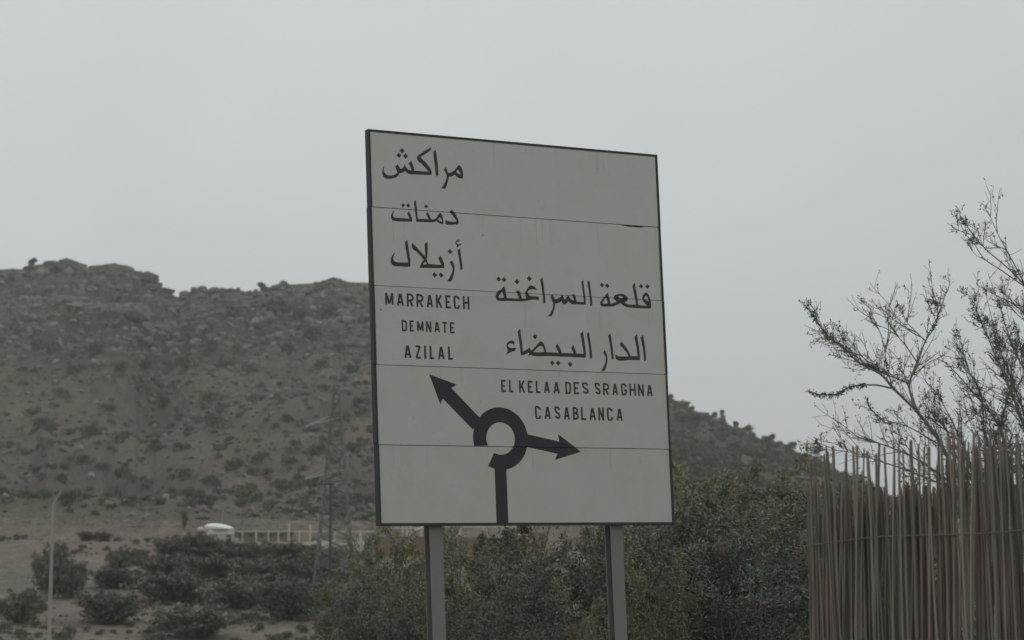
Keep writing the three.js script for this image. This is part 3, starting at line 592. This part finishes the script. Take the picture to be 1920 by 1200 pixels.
  g.strokeStyle = INK; g.lineCap = 'butt'; g.lineJoin = 'round';
  for (const [word, top, bottom, ...boxes] of TOWN_NAMES) boxes.forEach(([x0, x1], i) => {
    const s = (bottom - top) * 0.16, X = (t) => x0 + s / 2 + t * (x1 - x0 - s), Y = (t) => top + s / 2 + t * (bottom - top - s);
    g.save(); g.beginPath(); g.rect(x0 - 4, top, x1 - x0 + 8, bottom - top); g.clip(); g.lineWidth = s;
    GLYPHS[word[i]]((a, b) => { g.beginPath(); g.moveTo(X(a[0]), Y(a[1])); g.lineTo(X(b[0]), Y(b[1])); g.stroke(); },
      (a, b, c, d, e, f) => { g.beginPath(); g.moveTo(X(a[0]), Y(a[1])); g.bezierCurveTo(X(b[0]), Y(b[1]), X(c[0]), Y(c[1]), X((c[0] + d[0]) / 2), Y((c[1] + d[1]) / 2)); g.bezierCurveTo(X(d[0]), Y(d[1]), X(e[0]), Y(e[1]), X(f[0]), Y(f[1])); g.stroke(); });
    g.restore();
  });
  const t = new THREE.CanvasTexture(c); t.colorSpace = THREE.SRGBColorSpace; t.anisotropy = 8; return t;
}
{
  const right = V(0.87114, 0.03255, -0.48995).normalize(), up = V(-0.03734, 0.9993, 0).normalize(), out = right.clone().cross(up).normalize(), topLeft = V(-1.25839, 4.62069, -19.6864).add(EYE);
  const mid = topLeft.clone().addScaledVector(right, SIGN_W / 2), foot = mid.clone().addScaledVector(up, -mid.y / up.y), top = mid.distanceTo(foot);   // the top edge's height above the foot, along the leaning posts
  const sign = base('road_sign', foot); sign.quaternion.setFromRotationMatrix(new THREE.Matrix4().makeBasis(right, up, out));
  tag(sign, 'large white road sign with Arabic and Latin town names and a black roundabout arrow', 'road sign');
  const B = 0.022, DEEP = 0.066, print = new THREE.MeshStandardMaterial({ map: signPrint(), roughness: 0.55 });
  const toPrint = (geo) => { const p = geo.attributes.position, uv = []; for (let i = 0; i < p.count; i++) uv.push((p.getX(i) + SIGN_W / 2) / SIGN_W, (p.getY(i) - top + SIGN_H) / SIGN_H); geo.setAttribute('uv', new THREE.Float32BufferAttribute(uv, 2)); return geo; };
  const jog = [0.003, -0.002, 0.001, -0.003, 0.002], GAP = 0.0055, edge = SIGN_W / 2 - B;
  for (let i = 0; i < 5; i++) {
    const y1 = top - i * 0.69 - (i ? GAP / 2 : B), y0 = top - (i + 1) * 0.69 + (i < 4 ? GAP / 2 : B), s = new THREE.Shape();
    s.moveTo(-edge, y0); s.lineTo(edge, y0); s.lineTo(edge, y1);
    if (i === 1) { s.lineTo(edge - 0.14, y1 - 0.002); s.lineTo(edge - 0.2, y1 - 0.013); s.lineTo(edge - 0.34, y1 - 0.011); s.lineTo(edge - 0.42, y1); }   // the dent where the second sheet has come away
    s.lineTo(-edge, y1); s.closePath();
    const geo = new THREE.ExtrudeGeometry(s, { depth: 0.026, bevelEnabled: false }); geo.translate(0, 0, -0.03 + jog[(i + 2) % 5] * 0.6);
    mesh('panel', toPrint(geo), print, sign);
    for (const side of [-1, 1]) mesh('edge_trim', box(side * (SIGN_W / 2 - B / 2) + jog[i] * (side < 0 ? 1 : 0.5), (i ? y1 + GAP / 2 - 0.0015 : top) / 2 + (i < 4 ? y0 - GAP / 2 + 0.0015 : top - SIGN_H) / 2, -DEEP / 2 + 0.004, B - Math.abs(jog[i]), (i ? y1 + GAP / 2 - 0.0015 : top) - (i < 4 ? y0 - GAP / 2 + 0.0015 : top - SIGN_H), DEEP), M.trim, sign);
  }
  mesh('edge_trim', box(0, top - B / 2, -DEEP / 2 + 0.002, SIGN_W - 2 * B - 0.008, B, DEEP - 0.006), M.trim, sign);
  mesh('edge_trim', box(0, top - SIGN_H + B / 2, -DEEP / 2 + 0.002, SIGN_W - 2 * B - 0.008, B, DEEP - 0.006), M.trim, sign);
  for (let i = 1; i < 5; i++) mesh('back_rail', box(0, top - i * 0.69, -0.056, SIGN_W - 2 * B - 0.02, 0.07, 0.036), M.trim, sign);
  for (const x of [-0.918, 0.918]) { // rolled steel posts behind the sheets
    const w = 0.125, d = 0.11, z = -DEEP - 0.004, y0 = -0.4, h = top - 0.08 - y0, y = y0 + h / 2;
    mesh('post', merge([box(x, y, z - 0.005, w, h, 0.01), box(x, y, z - d + 0.005, w, h, 0.01), box(x, y, z - d / 2, 0.012, h, d - 0.02)]), M.post, sign);
    for (let i = 1; i < 5; i++) for (const dx of [-0.075, 0.075]) mesh('clamp', box(x + dx, top - i * 0.69, z + 0.006, 0.02, 0.06, 0.02), M.post, sign);
  }
}

// ---------------------------------------------------------------- street lamp
{
  const p = stand(98, 90), g = base('street_lamp', p), tipY = at(107, 950, 90).y - p.y;
  mesh('pole', merge([taper([V(0, -0.3, 0), V(0, tipY / 2, 0), V(0, tipY, 0)], 0.085, 0.045, 10, 8), new THREE.CylinderGeometry(0.14, 0.16, 0.5, 10).translate(0, 0.1, 0)]), M.lamp, g);
  mesh('arm', taper([V(0, tipY - 0.02, 0), V(0.05, tipY + 0.14, 0), V(0.2, tipY + 0.42, 0)], 0.04, 0.03, 8, 6), M.lamp, g);
  mesh('lamp_head', merge([bar(V(0.19, tipY + 0.4, 0), V(0.33, tipY + 0.64, 0), 0.035, 8, 0.05)]).scale(1, 1, 1.6), M.lamp, g);
  tag(g, 'pale street lamp with a short slanted arm rising from a green bush', 'street lamp');
}
// ---------------------------------------------------------------- lattice mast
{
  const r = 122, p = stand(628, r), g = base('lattice_mast', p), h = at(621, 722, r).y - p.y, k = r / FOCAL, half = (y) => lerp(38 * k, 5 * k, (y / h) ** 0.9), legs = [], braces = [];
  for (const [sx, sz] of [[1, 1], [1, -1], [-1, 1], [-1, -1]]) mesh('leg', bar(V(sx * half(0), -0.3, sz * half(0)), V(sx * half(h), h, sz * half(h)), 0.045, 4, 0.032), M.lattice, g);
  for (let i = 0; i < 15; i++) {
    const y0 = (h * i) / 15, y1 = (h * (i + 1)) / 15, a = half(y0), b = half(y1);
    const c0 = [V(-a, y0, a), V(a, y0, a), V(a, y0, -a), V(-a, y0, -a)], c1 = [V(-b, y1, b), V(b, y1, b), V(b, y1, -b), V(-b, y1, -b)], parts = [];
    for (let s = 0; s < 4; s++) parts.push(bar(c0[s], c1[(s + 1) % 4], 0.027, 4), bar(c0[(s + 1) % 4], c1[s], 0.027, 4), bar(c1[s], c1[(s + 1) % 4], 0.022, 4));
    mesh('brace', merge(parts), M.lattice, g);
  }
  for (const [py, len] of [[788, 58], [887, 58]]) { // two arms that point left
    const y = at(621, py - 6, r).y - p.y, l = len * k, a = half(y), drop = 0.5;
    mesh('cross_arm', merge([bar(V(a, y, 0.05), V(-l, y - drop, 0), 0.035, 4), bar(V(-a, y + 0.06, 0), V(-l, y - drop, 0), 0.025, 4)]), M.latticeArm, g);
  }
  tag(g, 'thin grey lattice power mast with two pale arms, left of the sign', 'pylon');
}
{ // a wooden pole in front of the railing
  const r = 117, p = stand(619, r), g = base('utility_pole', p), h = at(619, 906, r).y - p.y;
  mesh('pole', taper([V(0, -0.3, 0), V(0.01, h / 2, 0), V(0, h, 0)], 0.07, 0.05, 8, 6), M.wood, g);
  mesh('cross_arm', box(-0.35, h - 0.05, 0, 1.1, 0.06, 0.06), M.wood, g);
  tag(g, 'dark wooden utility pole in front of the lattice mast and railing', 'utility pole');
}
// ---------------------------------------------------------------- shed, long building, railing wall
const SITE = 150, K = SITE / FOCAL, mid = (x0, x1, y, r = SITE) => at((x0 + x1) / 2, y, r);
{
  const x0 = 389, x1 = 436, w = (x1 - x0) * K, yTop = at(410, 992, SITE).y, p = stand((x0 + x1) / 2, SITE), g = base('shed', p, 0.18), h = yTop - p.y, d = 2.2;
  mesh('wall', merge([box(0, h / 2 - 0.4, 0, w, h + 0.8, d)]), M.paleWall, g);
  mesh('ledge', box(0.03, h - 0.33, d / 2 + 0.04, w + 0.06, 0.07, 0.08), M.whitePaint, g);
  mesh('ledge', box(0.03, h - 0.62, d / 2 + 0.03, w + 0.06, 0.05, 0.06), M.paleWall, g);
  // a humped white roof, highest near its left end
  const hump = new THREE.SphereGeometry(1, 28, 10, 0, Math.PI * 2, 0, Math.PI / 2).scale(w / 2 + 0.14, 0.36, d / 2 + 0.3), q = hump.attributes.position;
  for (let n = 0; n < q.count; n++) q.setX(n, q.getX(n) - q.getY(n) * 1.25 * (1 - Math.abs(q.getX(n)) * 0.4));
  hump.computeVertexNormals();
  mesh('roof', merge([hump.translate(-0.02, h - 0.01, 0), new THREE.CylinderGeometry(1, 1, 0.05, 28).scale(w / 2 + 0.14, 1, d / 2 + 0.3).translate(-0.02, h - 0.04, 0)]), M.whitePaint, g);
  mesh('door', box(0.5, h - 0.75, d / 2 + 0.01, 0.32, 0.6, 0.04), M.darkRoof, g);
  tag(g, 'small pale shed with a humped white roof at the foot of the hill', 'shed');
}
{
  const x0 = 371, x1 = 381, p = stand(376, SITE - 2), g = base('water_tank', p), y = at(376, 993, SITE - 2).y - p.y, w = 12 * (SITE - 2) / FOCAL;
  mesh('tank', new THREE.SphereGeometry(w / 2, 14, 10).scale(1.1, 0.85, 1).translate(0, y, 0), M.paleWall, g);
  for (const sx of [-0.3, 0.3]) mesh('leg', bar(V(w * sx, -0.2, 0), V(w * sx, y, 0), 0.03, 5), M.darkRoof, g);
  mesh('platform', box(0, y - w * 0.42, 0, w, 0.05, w * 0.8), M.darkRoof, g);
  tag(g, 'pale rounded tank on a stand left of the shed', 'tank');
}
{ // mast beside the shed
  const r = SITE + 2, p = stand(416.5, r), h = at(416.5, 956, r).y - p.y, g = base('antenna_mast', p);
  mesh('pole', bar(V(0, -0.2, 0), V(0, h, 0), 0.03, 6, 0.02), M.lamp, g); mesh('cap', new THREE.SphereGeometry(0.035, 8, 6).translate(0, h, 0), M.lamp, g);
  tag(g, 'thin pale mast standing behind the white roofed shed', 'mast');
}
{ // low building with a dark roof behind the railing
  const r = SITE + 8, k = r / FOCAL, p = stand(490, r), w = 102 * k, yTop = at(490, 989, r).y - p.y, yEave = at(490, 996, r).y - p.y, g = base('low_building', p, 0.0);
  mesh('wall', box(0, yEave / 2 - 0.3, -1.5, w - 0.2, yEave + 0.6, 3), M.brownWall, g);
  const s = new THREE.Shape(); s.moveTo(-1.8, 0); s.lineTo(0, yTop - yEave); s.lineTo(1.8, 0); s.closePath();
  mesh('roof', new THREE.ExtrudeGeometry(s, { depth: w + 0.3, bevelEnabled: false }).rotateY(Math.PI / 2).translate(-w / 2 - 0.15, yEave, -1.5), M.darkRoof, g);
  for (let i = 0; i < 5; i++) mesh('window', box(-w / 2 + 0.5 + i * (w - 1) / 4, yEave - 0.3, 0.01, 0.3, 0.25, 0.05), M.darkRoof, g);
  tag(g, 'long low building with a dark roof behind the pale railing', 'building');
}
function railing(x0, x1, yRail, yBase, r, posts, label, plinth = M.paleWall) {
  const k = r / FOCAL, xm = (x0 + x1) / 2, p = stand(xm, r), g = base('railing_wall', p), top = at(xm, yRail, r).y - p.y, foot = at(xm, yBase, r).y - p.y;
  mesh('plinth', box(0, (foot - 0.5) / 2, 0, (x1 - x0) * k, foot + 0.5, 0.18), plinth, g);
  mesh('rail', box(0, top, 0, (x1 - x0) * k, 0.07, 0.06), M.paleWall, g);
  for (const [px, pyTop, pw] of posts) { const t = at(px, pyTop, r).y - p.y; mesh('post', box((px - xm) * k, (t + foot) / 2, 0.03, pw * k, t - foot, 0.09), M.paleWall, g); }
  const bars = []; for (let x = x0 + 3; x < x1; x += 4.2) bars.push(box((x - xm) * k, (top + foot) / 2, -0.01, 0.022, top - foot, 0.022));
  const grille = mesh('grille', merge(bars), M.lamp, g); grille.userData.kind = 'stuff';
  tag(g, label, 'fence', 'pale railing walls at the foot of the hill');
}
railing(438, 588, 996.5, 1016, SITE, [[444, 1008, 7], [455, 997, 2.5], [480.6, 992, 2.5], [503.5, 993, 2.5], [522, 996, 2.5], [541.6, 982, 3], [561, 998, 2.5], [581, 984, 3]], 'pale railing wall with posts between the shed and the lattice mast');
railing(588, 702, 997, 1014, SITE - 3, [[600, 995, 2.5], [628, 995, 2.5], [652, 996, 2], [676, 995, 4], [690, 995, 3]], 'pale railing wall between the lattice mast and the sign');
railing(702, 800, 990, 1006, SITE - 6, [[722, 986, 3], [755, 980, 3], [763, 980, 3], [770, 982, 3], [790, 986, 4]], 'pale railing on a brown wall under the left corner of the sign', M.brownWall);
railing(826, 990, 988, 1008, SITE - 9, [[848, 985, 3], [863, 984, 4], [907, 986, 2.5], [942, 984, 2.8], [975, 986, 2.5]], 'pale railing on a brown wall seen between the two sign posts', M.brownWall);
{
  const r = SITE - 8, p = stand(788, r), k = r / FOCAL, g = base('white_awning', p, 0.2), y = at(788, 991, r).y - p.y;
  const s = new THREE.Shape(); s.moveTo(-0.55, -0.08); s.lineTo(0.5, 0.16); s.lineTo(0.5, 0.04); s.lineTo(-0.5, -0.14); s.closePath();
  mesh('canopy', new THREE.ExtrudeGeometry(s, { depth: 1.2, bevelEnabled: false }).translate(0, y, -0.6), M.whitePaint, g);
  for (const [sx, dy] of [[-0.45, -0.1], [0.45, 0.05]]) mesh('support', bar(V(sx, -0.3, 0.5), V(sx, y + dy, 0.5), 0.03, 5), M.lamp, g);
  tag(g, 'small white sloping awning just left of the left sign post', 'awning');
}
{ // two pale stones beside the dark thicket
  [[346, 1004, 0.16, 'pale upright stone left of the dark thicket'], [322, 1023, 0.14, 'pale flat stone below the green shrub left of the thicket']].forEach(([px, py, s, label], i) => {
    const az = azOf(px, py), want = Math.tan(elOf(px, py)); let r = 100; for (; r < 160; r += 0.5) if ((groundAt(r * Math.sin(az), -r * Math.cos(az)) - EYE.y) / r >= want) break;
    const m = mesh('stone', rocks[i].clone().scale(s * (i ? 1.6 : 0.9), s * (i ? 0.7 : 1.6), s).rotateZ(-0.5 + i * 0.4), std(lin(0.5, 0.49, 0.46), 0.9, { flatShading: true })); m.position.set(r * Math.sin(az), groundAt(r * Math.sin(az), -r * Math.cos(az)) + s * 0.4, -r * Math.cos(az));
    tag(m, label, 'stone');
  });
}
// ---------------------------------------------------------------- reed fence
{
  const rand = rng(314), a = at(1514, 900, 11.4), b = at(2000, 900, 10.3), along = V(b.x - a.x, 0, b.z - a.z), len = along.length(), dir = along.clone().normalize(), back = V(dir.z, 0, -dir.x);
  const g = base('reed_fence', V(a.x, groundAt(a.x, a.z), a.z)); // x runs along the fence
  const local = (s, y, off) => V(dir.x * s + back.x * off, y, dir.z * s + back.z * off);
  const topAt = (px, py) => { const k = (px - 1514) / 486; return at(px, py, lerp(11.4, 10.3, k)).y; };
  const woods = Array.from({ length: 9 }, (_, i) => { const v = 0.62 + 0.5 * (i / 8), red = i % 3 === 0; return std(red ? lin(0.345 * v, 0.272 * v, 0.225 * v) : lin(0.33 * v, 0.29 * v, 0.248 * v), 0.9, { map: fineGrain }); });
  const stick = (s, yTop, r, off, lean) => {
    const h = yTop, bow = (rand() - 0.5) * 0.09, foot = local(s, -0.15, off), p1 = local(s + lean * 0.35 + bow, h * 0.4, off + (rand() - 0.5) * 0.03), p2 = local(s + lean * 0.7 + bow * 0.7, h * 0.75, off + (rand() - 0.5) * 0.03), tip = local(s + lean, h, off);
    const rings = 26, joint = 4 + Math.floor(rand() * 3), geo = taper([foot, p1, p2, tip], r, r * (0.5 + 0.3 * rand()), 6, rings), p = geo.attributes.position, uv = geo.attributes.uv;
    for (let i = 2; i < rings; i++) if (i % joint === 0) { let cx = 0, cz = 0; for (let j = 0; j < 6; j++) { cx += p.getX(i * 7 + j) / 6; cz += p.getZ(i * 7 + j) / 6; } for (let j = 0; j < 7; j++) p.setXYZ(i * 7 + j, cx + (p.getX(i * 7 + j) - cx) * 1.28, p.getY(i * 7 + j), cz + (p.getZ(i * 7 + j) - cz) * 1.28); }   // the knots of the cane
    for (let i = 0; i < uv.count; i++) uv.setXY(i, uv.getY(i) * 0.4 + s * 3, uv.getX(i) * 0.35 + s);
    for (let i = 0; i < p.count; i++) if (p.getY(i) > h - 0.002) p.setY(i, p.getY(i) + (rand() - 0.5) * 0.012);
    mesh('cane', geo, pick(woods, rand), g);
  };
  const cut = [-0.2, 0.2], y0 = g.position.y;
  for (let i = 0, n = 150; i < n; i++) { // the close row
    const k = (i + rand() * 0.7) / n, px = 1514 + k * 486, right = smoothstep(px, 1745, 1800);
    const top = lerp(lerp(905, 945, rand() * smoothstep(px, 1540, 1640) + 0.0), lerp(818, 862, rand()), right * (rand() < 0.72 ? 1 : 0.55));
    stick(k * len, topAt(px, top) - y0, 0.0055 + 0.0045 * rand() ** 1.5, 0.01 + 0.03 * rand(), (rand() - 0.5) * 0.12);
  }
  for (let i = 0, n = 108; i < n; i++) { // a second row behind, shorter
    const k = (i + rand()) / n, px = 1514 + k * 486, right = smoothstep(px, 1745, 1800);
    stick(k * len, topAt(px, lerp(905 + 60 * rand(), 835 + 60 * rand(), right)) - y0, 0.006 + 0.005 * rand(), 0.05 + 0.03 * rand(), (rand() - 0.5) * 0.16);
  }
  // tall single canes that stand above the rest: picture x and y of their tips
  for (const [px, py, lean, thick] of [[1520, 858, 0, 1], [1529, 866, 0.01, 0.8], [1548, 851, -0.04, 0.9], [1553, 848, -0.05, 1], [1562, 836, 0.01, 1.2], [1571, 838, -0.02, 1.1], [1577, 842, -0.07, 0.9], [1590, 850, 0.02, 1.1], [1603, 838, 0.0, 1.3], [1611, 837, 0.02, 1], [1624, 838, 0.05, 1.1], [1628, 840, 0.02, 0.9],
    [1640, 847, 0.0, 1.3], [1648, 850, -0.03, 1], [1656, 852, 0.03, 0.9], [1664, 834, 0.02, 1.4], [1672, 839, 0.0, 1.3], [1686, 838, 0.07, 1.1], [1692, 846, 0.05, 1.2], [1702, 832, 0.03, 1.3], [1708, 842, -0.04, 1], [1722, 828, 0.02, 1.4], [1733, 834, 0.01, 1.1], [1747, 838, 0.06, 1.2], [1756, 840, 0.05, 1.1], [1762, 846, -0.02, 1],
    [1770, 830, 0.02, 1.2], [1781, 822, 0, 1], [1795, 818, -0.03, 1.1], [1808, 812, 0.02, 1.2], [1822, 820, 0, 1], [1838, 812, 0.03, 1.1], [1852, 818, -0.02, 1], [1868, 808, 0.02, 1.2], [1886, 814, 0, 1], [1905, 806, 0.02, 1.1], [1925, 812, 0, 1.1]]) {
    const k = (px - 1514) / 486; stick(k * len - lean * 2.2, topAt(px, py) - y0, 0.0072 * thick, 0.02 * rand() - 0.012, lean * 2.2 + (rand() - 0.5) * 0.05);
  }
  const wireY = topAt(1700, 1010) - y0;
  for (const [y, off] of [[wireY, -0.012], [wireY - 0.9, -0.012]]) mesh('tie_cane', taper([local(-0.02, y - 0.01, off), local(len * 0.3, y + 0.012, off), local(len * 0.7, y, off), local(len, y + 0.01, off)], 0.0032, 0.003, 6, 16), woods[0], g);
  tag(g, 'uneven fence of upright brown canes tied together, right of the bushes', 'fence');
}

// ---------------------------------------------------------------- the thorn tree behind the fence
{
  const rand = rng(2718), D = 13.6, at3 = ([px, py, dd = 0]) => at(px, py, D + dd), root = at(1905, 1010, D); root.y = groundAt(root.x, root.z);
  const g = base('thorn_tree', root), rel = (q) => at3(q).sub(root), twigs = [], L = new Leaves();
  const fork = rel([1868, 1000]);
  mesh('trunk', taper([V(0, -0.2, 0), V(0.03, fork.y * 0.35, 0.05), fork.clone().multiplyScalar(0.7).add(V(0.05, 0, 0)), fork], 0.085, 0.05, 10, 14), M.bark, g);
  const LIMBS = [ // picture points, depth offsets, thickness at start and end in pixels, twig density
    [[[1868, 1000], [1815, 930, -0.2], [1768, 838, -0.3], [1728, 784, -0.3], [1672, 728, -0.3], [1652, 702, -0.25], [1612, 682, -0.2], [1576, 650, -0.1], [1546, 624], [1526, 592]], 9, 1.6, 1.5],
    [[[1728, 784, -0.3], [1716, 756, -0.2], [1706, 720, -0.1], [1720, 680], [1736, 640, 0.1], [1752, 608, 0.1], [1758, 585, 0.1], [1748, 540, 0.1]], 5, 1.4, 1.1],
    [[[1736, 640, 0.1], [1715, 622, 0.2], [1700, 600, 0.2], [1686, 570, 0.2]], 2.6, 1, 0.9],
    [[[1720, 680], [1698, 650, -0.1], [1680, 622, -0.2], [1668, 596, -0.2]], 2.6, 1, 0.9],
    [[[1706, 720, -0.1], [1682, 712], [1656, 700, -0.1], [1612, 676, -0.2], [1578, 640, -0.2]], 3.4, 1.2, 1.2],
    [[[1672, 728, -0.3], [1640, 722, -0.3], [1592, 726, -0.3], [1572, 738, -0.3], [1552, 742, -0.3], [1532, 738, -0.3], [1514, 732, -0.3]], 3.6, 1.6, 0.25, 1],
    [[[1656, 700, -0.1], [1660, 660], [1652, 625], [1640, 600], [1628, 570]], 2.6, 0.9, 0.8],
    [[[1868, 1000], [1890, 900, 0.2], [1872, 800, 0.2], [1824, 732, 0.2], [1780, 688, 0.2], [1758, 672, 0.2]], 7, 1.3, 1.4],
    [[[1868, 1000], [1830, 900, 0.4], [1800, 820, 0.4], [1760, 740, 0.4], [1735, 715, 0.4]], 6, 1.2, 1.5],
    [[[1868, 1000], [1960, 860, 0.2], [1965, 660, 0.1], [1925, 540], [1880, 495], [1856, 472], [1824, 436], [1800, 404]], 8, 1.2, 0.7],
    [[[1925, 540], [1880, 506, 0.1], [1845, 482, 0.1], [1824, 458, 0.1], [1803, 432, 0.1]], 3, 1, 0.6],
    [[[1925, 540], [1895, 480, -0.1], [1870, 440, -0.1], [1852, 395, -0.1]], 3, 0.9, 0.6],
    [[[1960, 660], [1910, 580, -0.1], [1870, 556, -0.1], [1845, 545, -0.1], [1832, 534, -0.1]], 3, 1.2, 0.7],
    [[[1868, 1000], [1930, 860, -0.2], [1900, 740, -0.2], [1862, 650, -0.1], [1835, 590, -0.1], [1820, 565, -0.1]], 7, 1.2, 1.8],
    [[[1930, 860, -0.2], [1940, 740, -0.2], [1905, 660], [1880, 600], [1872, 560]], 5, 1.2, 1.8],
    [[[1890, 900, 0.2], [1850, 820, 0.4], [1838, 740, 0.4], [1815, 690, 0.4], [1800, 640, 0.4]], 5, 1.1, 1.6],
    [[[1868, 1000], [1840, 920, 0.3], [1790, 850, 0.3], [1770, 800, 0.3], [1745, 770, 0.3]], 5, 1.2, 2.0],
    [[[1890, 900, 0.2], [1880, 840, -0.3], [1850, 790, -0.3], [1822, 770, -0.3]], 4, 1.2, 2.0],
    [[[1960, 860, 0.2], [1925, 780, 0.4], [1890, 700, 0.4], [1868, 640, 0.4], [1858, 590, 0.4]], 5, 1.2, 1.8],
    [[[1815, 930, -0.2], [1730, 868, -0.1], [1660, 835], [1612, 822], [1572, 790, 0.1]], 4.5, 1.2, 1.0],
    [[[1815, 930, -0.2], [1720, 890, 0.1], [1640, 860, 0.2], [1590, 848, 0.2], [1545, 843, 0.2]], 4.5, 1.2, 1.1],
    [[[1768, 838, -0.3], [1700, 800, -0.2], [1650, 785, -0.1], [1630, 764, -0.1]], 3, 1, 0.8],
    [[[1868, 1000], [1850, 880, 0.5], [1880, 780, 0.6], [1900, 700, 0.6], [1910, 620, 0.6]], 6, 1.3, 1.8],
  ];
  const px = D / FOCAL, leafTones = [lin(0.1, 0.112, 0.09), lin(0.12, 0.128, 0.098), lin(0.085, 0.096, 0.08)];
  const leafy = (q, d, n, spread) => { for (let i = 0; i < n; i++) { const dir = d.clone().multiplyScalar(0.6).add(randomDir(rand)).normalize(), t = pick(leafTones, rand); L.add(q.clone().addScaledVector(randomDir(rand), spread * rand()), dir, sideOf(dir, rand), 0.012 + 0.017 * rand(), 0.005 + 0.004 * rand(), t); } };
  function sprout(o, d, len, r, level) { // a crooked twig with finer twigs and small leaves
    const pts = [o.clone()], n = 4, dir = d.clone(); let q = o.clone();
    for (let i = 0; i < n; i++) { dir.addScaledVector(randomDir(rand), 0.26).add(V(-0.02, 0.09, 0)).normalize(); q = q.clone().addScaledVector(dir, len / n); pts.push(q); }
    twigs.push(taper(pts, r, Math.max(0.0011, r * 0.35), 4, 6));
    for (let i = 1; i <= n; i++) if (rand() < 0.34) leafy(pts[i], dir, 1 + Math.floor(2 * rand()), 0.014);
    if (level > 0) for (let i = 0; i < 3; i++) {
      const k = 1 + Math.floor(rand() * (n - 1)), cd = dir.clone().addScaledVector(randomDir(rand), 0.85).normalize();
      sprout(pts[k], cd, len * (0.35 + 0.3 * rand()), r * 0.6, level - 1);
    }
  }
  for (const [list, w0, w1, dense, fringe] of LIMBS) {
    const pts = list.map(rel), curve = new THREE.CatmullRomCurve3(pts, false, 'centripetal'), total = curve.getLength();
    for (let i = 1; i < pts.length - 1; i++) pts[i].addScaledVector(randomDir(rand), 0.008);
    mesh('limb', taper(pts, (w0 * px) / 2, (w1 * px) / 2, 7, pts.length * 5), M.bark, g);
    const count = fringe ? 0 : Math.round(total * 14 * Math.min(dense, 1.8));
    for (let i = 0; i < count; i++) {
      const k = 0.16 + 0.84 * rand(), o = curve.getPointAt(k), d = curve.getTangentAt(k).addScaledVector(randomDir(rand), 0.75).add(V(-0.08, 0.22, 0)).normalize();
      sprout(o, d, (0.1 + 0.3 * rand()) * (1.15 - 0.65 * k), 0.0034 * (1.2 - 0.6 * k), rand() < 0.5 ? 2 : 1);
    }
    const rows = Math.round(total * (fringe ? 300 : (dense > 1.35 ? 26 : 16) * dense));
    for (let i = 0; i < rows; i++) { const k = (fringe ? 0.3 : 0.45) + (fringe ? 0.7 : 0.55) * rand(), o = curve.getPointAt(k); leafy(o, fringe ? V(-0.3, -0.8, 0) : curve.getTangentAt(k), fringe ? 2 : 1, 0.02); }
  }
  const tw = mesh('twigs', merge(twigs), M.bark, g); tw.userData.kind = 'stuff';
  const lv = mesh('leaves', L.build(), M.leaf, g); lv.userData.kind = 'stuff';
  tag(g, 'spiny half bare tree with crooked branches reaching left over the cane fence', 'tree');
}
renderer.render(scene, camera);
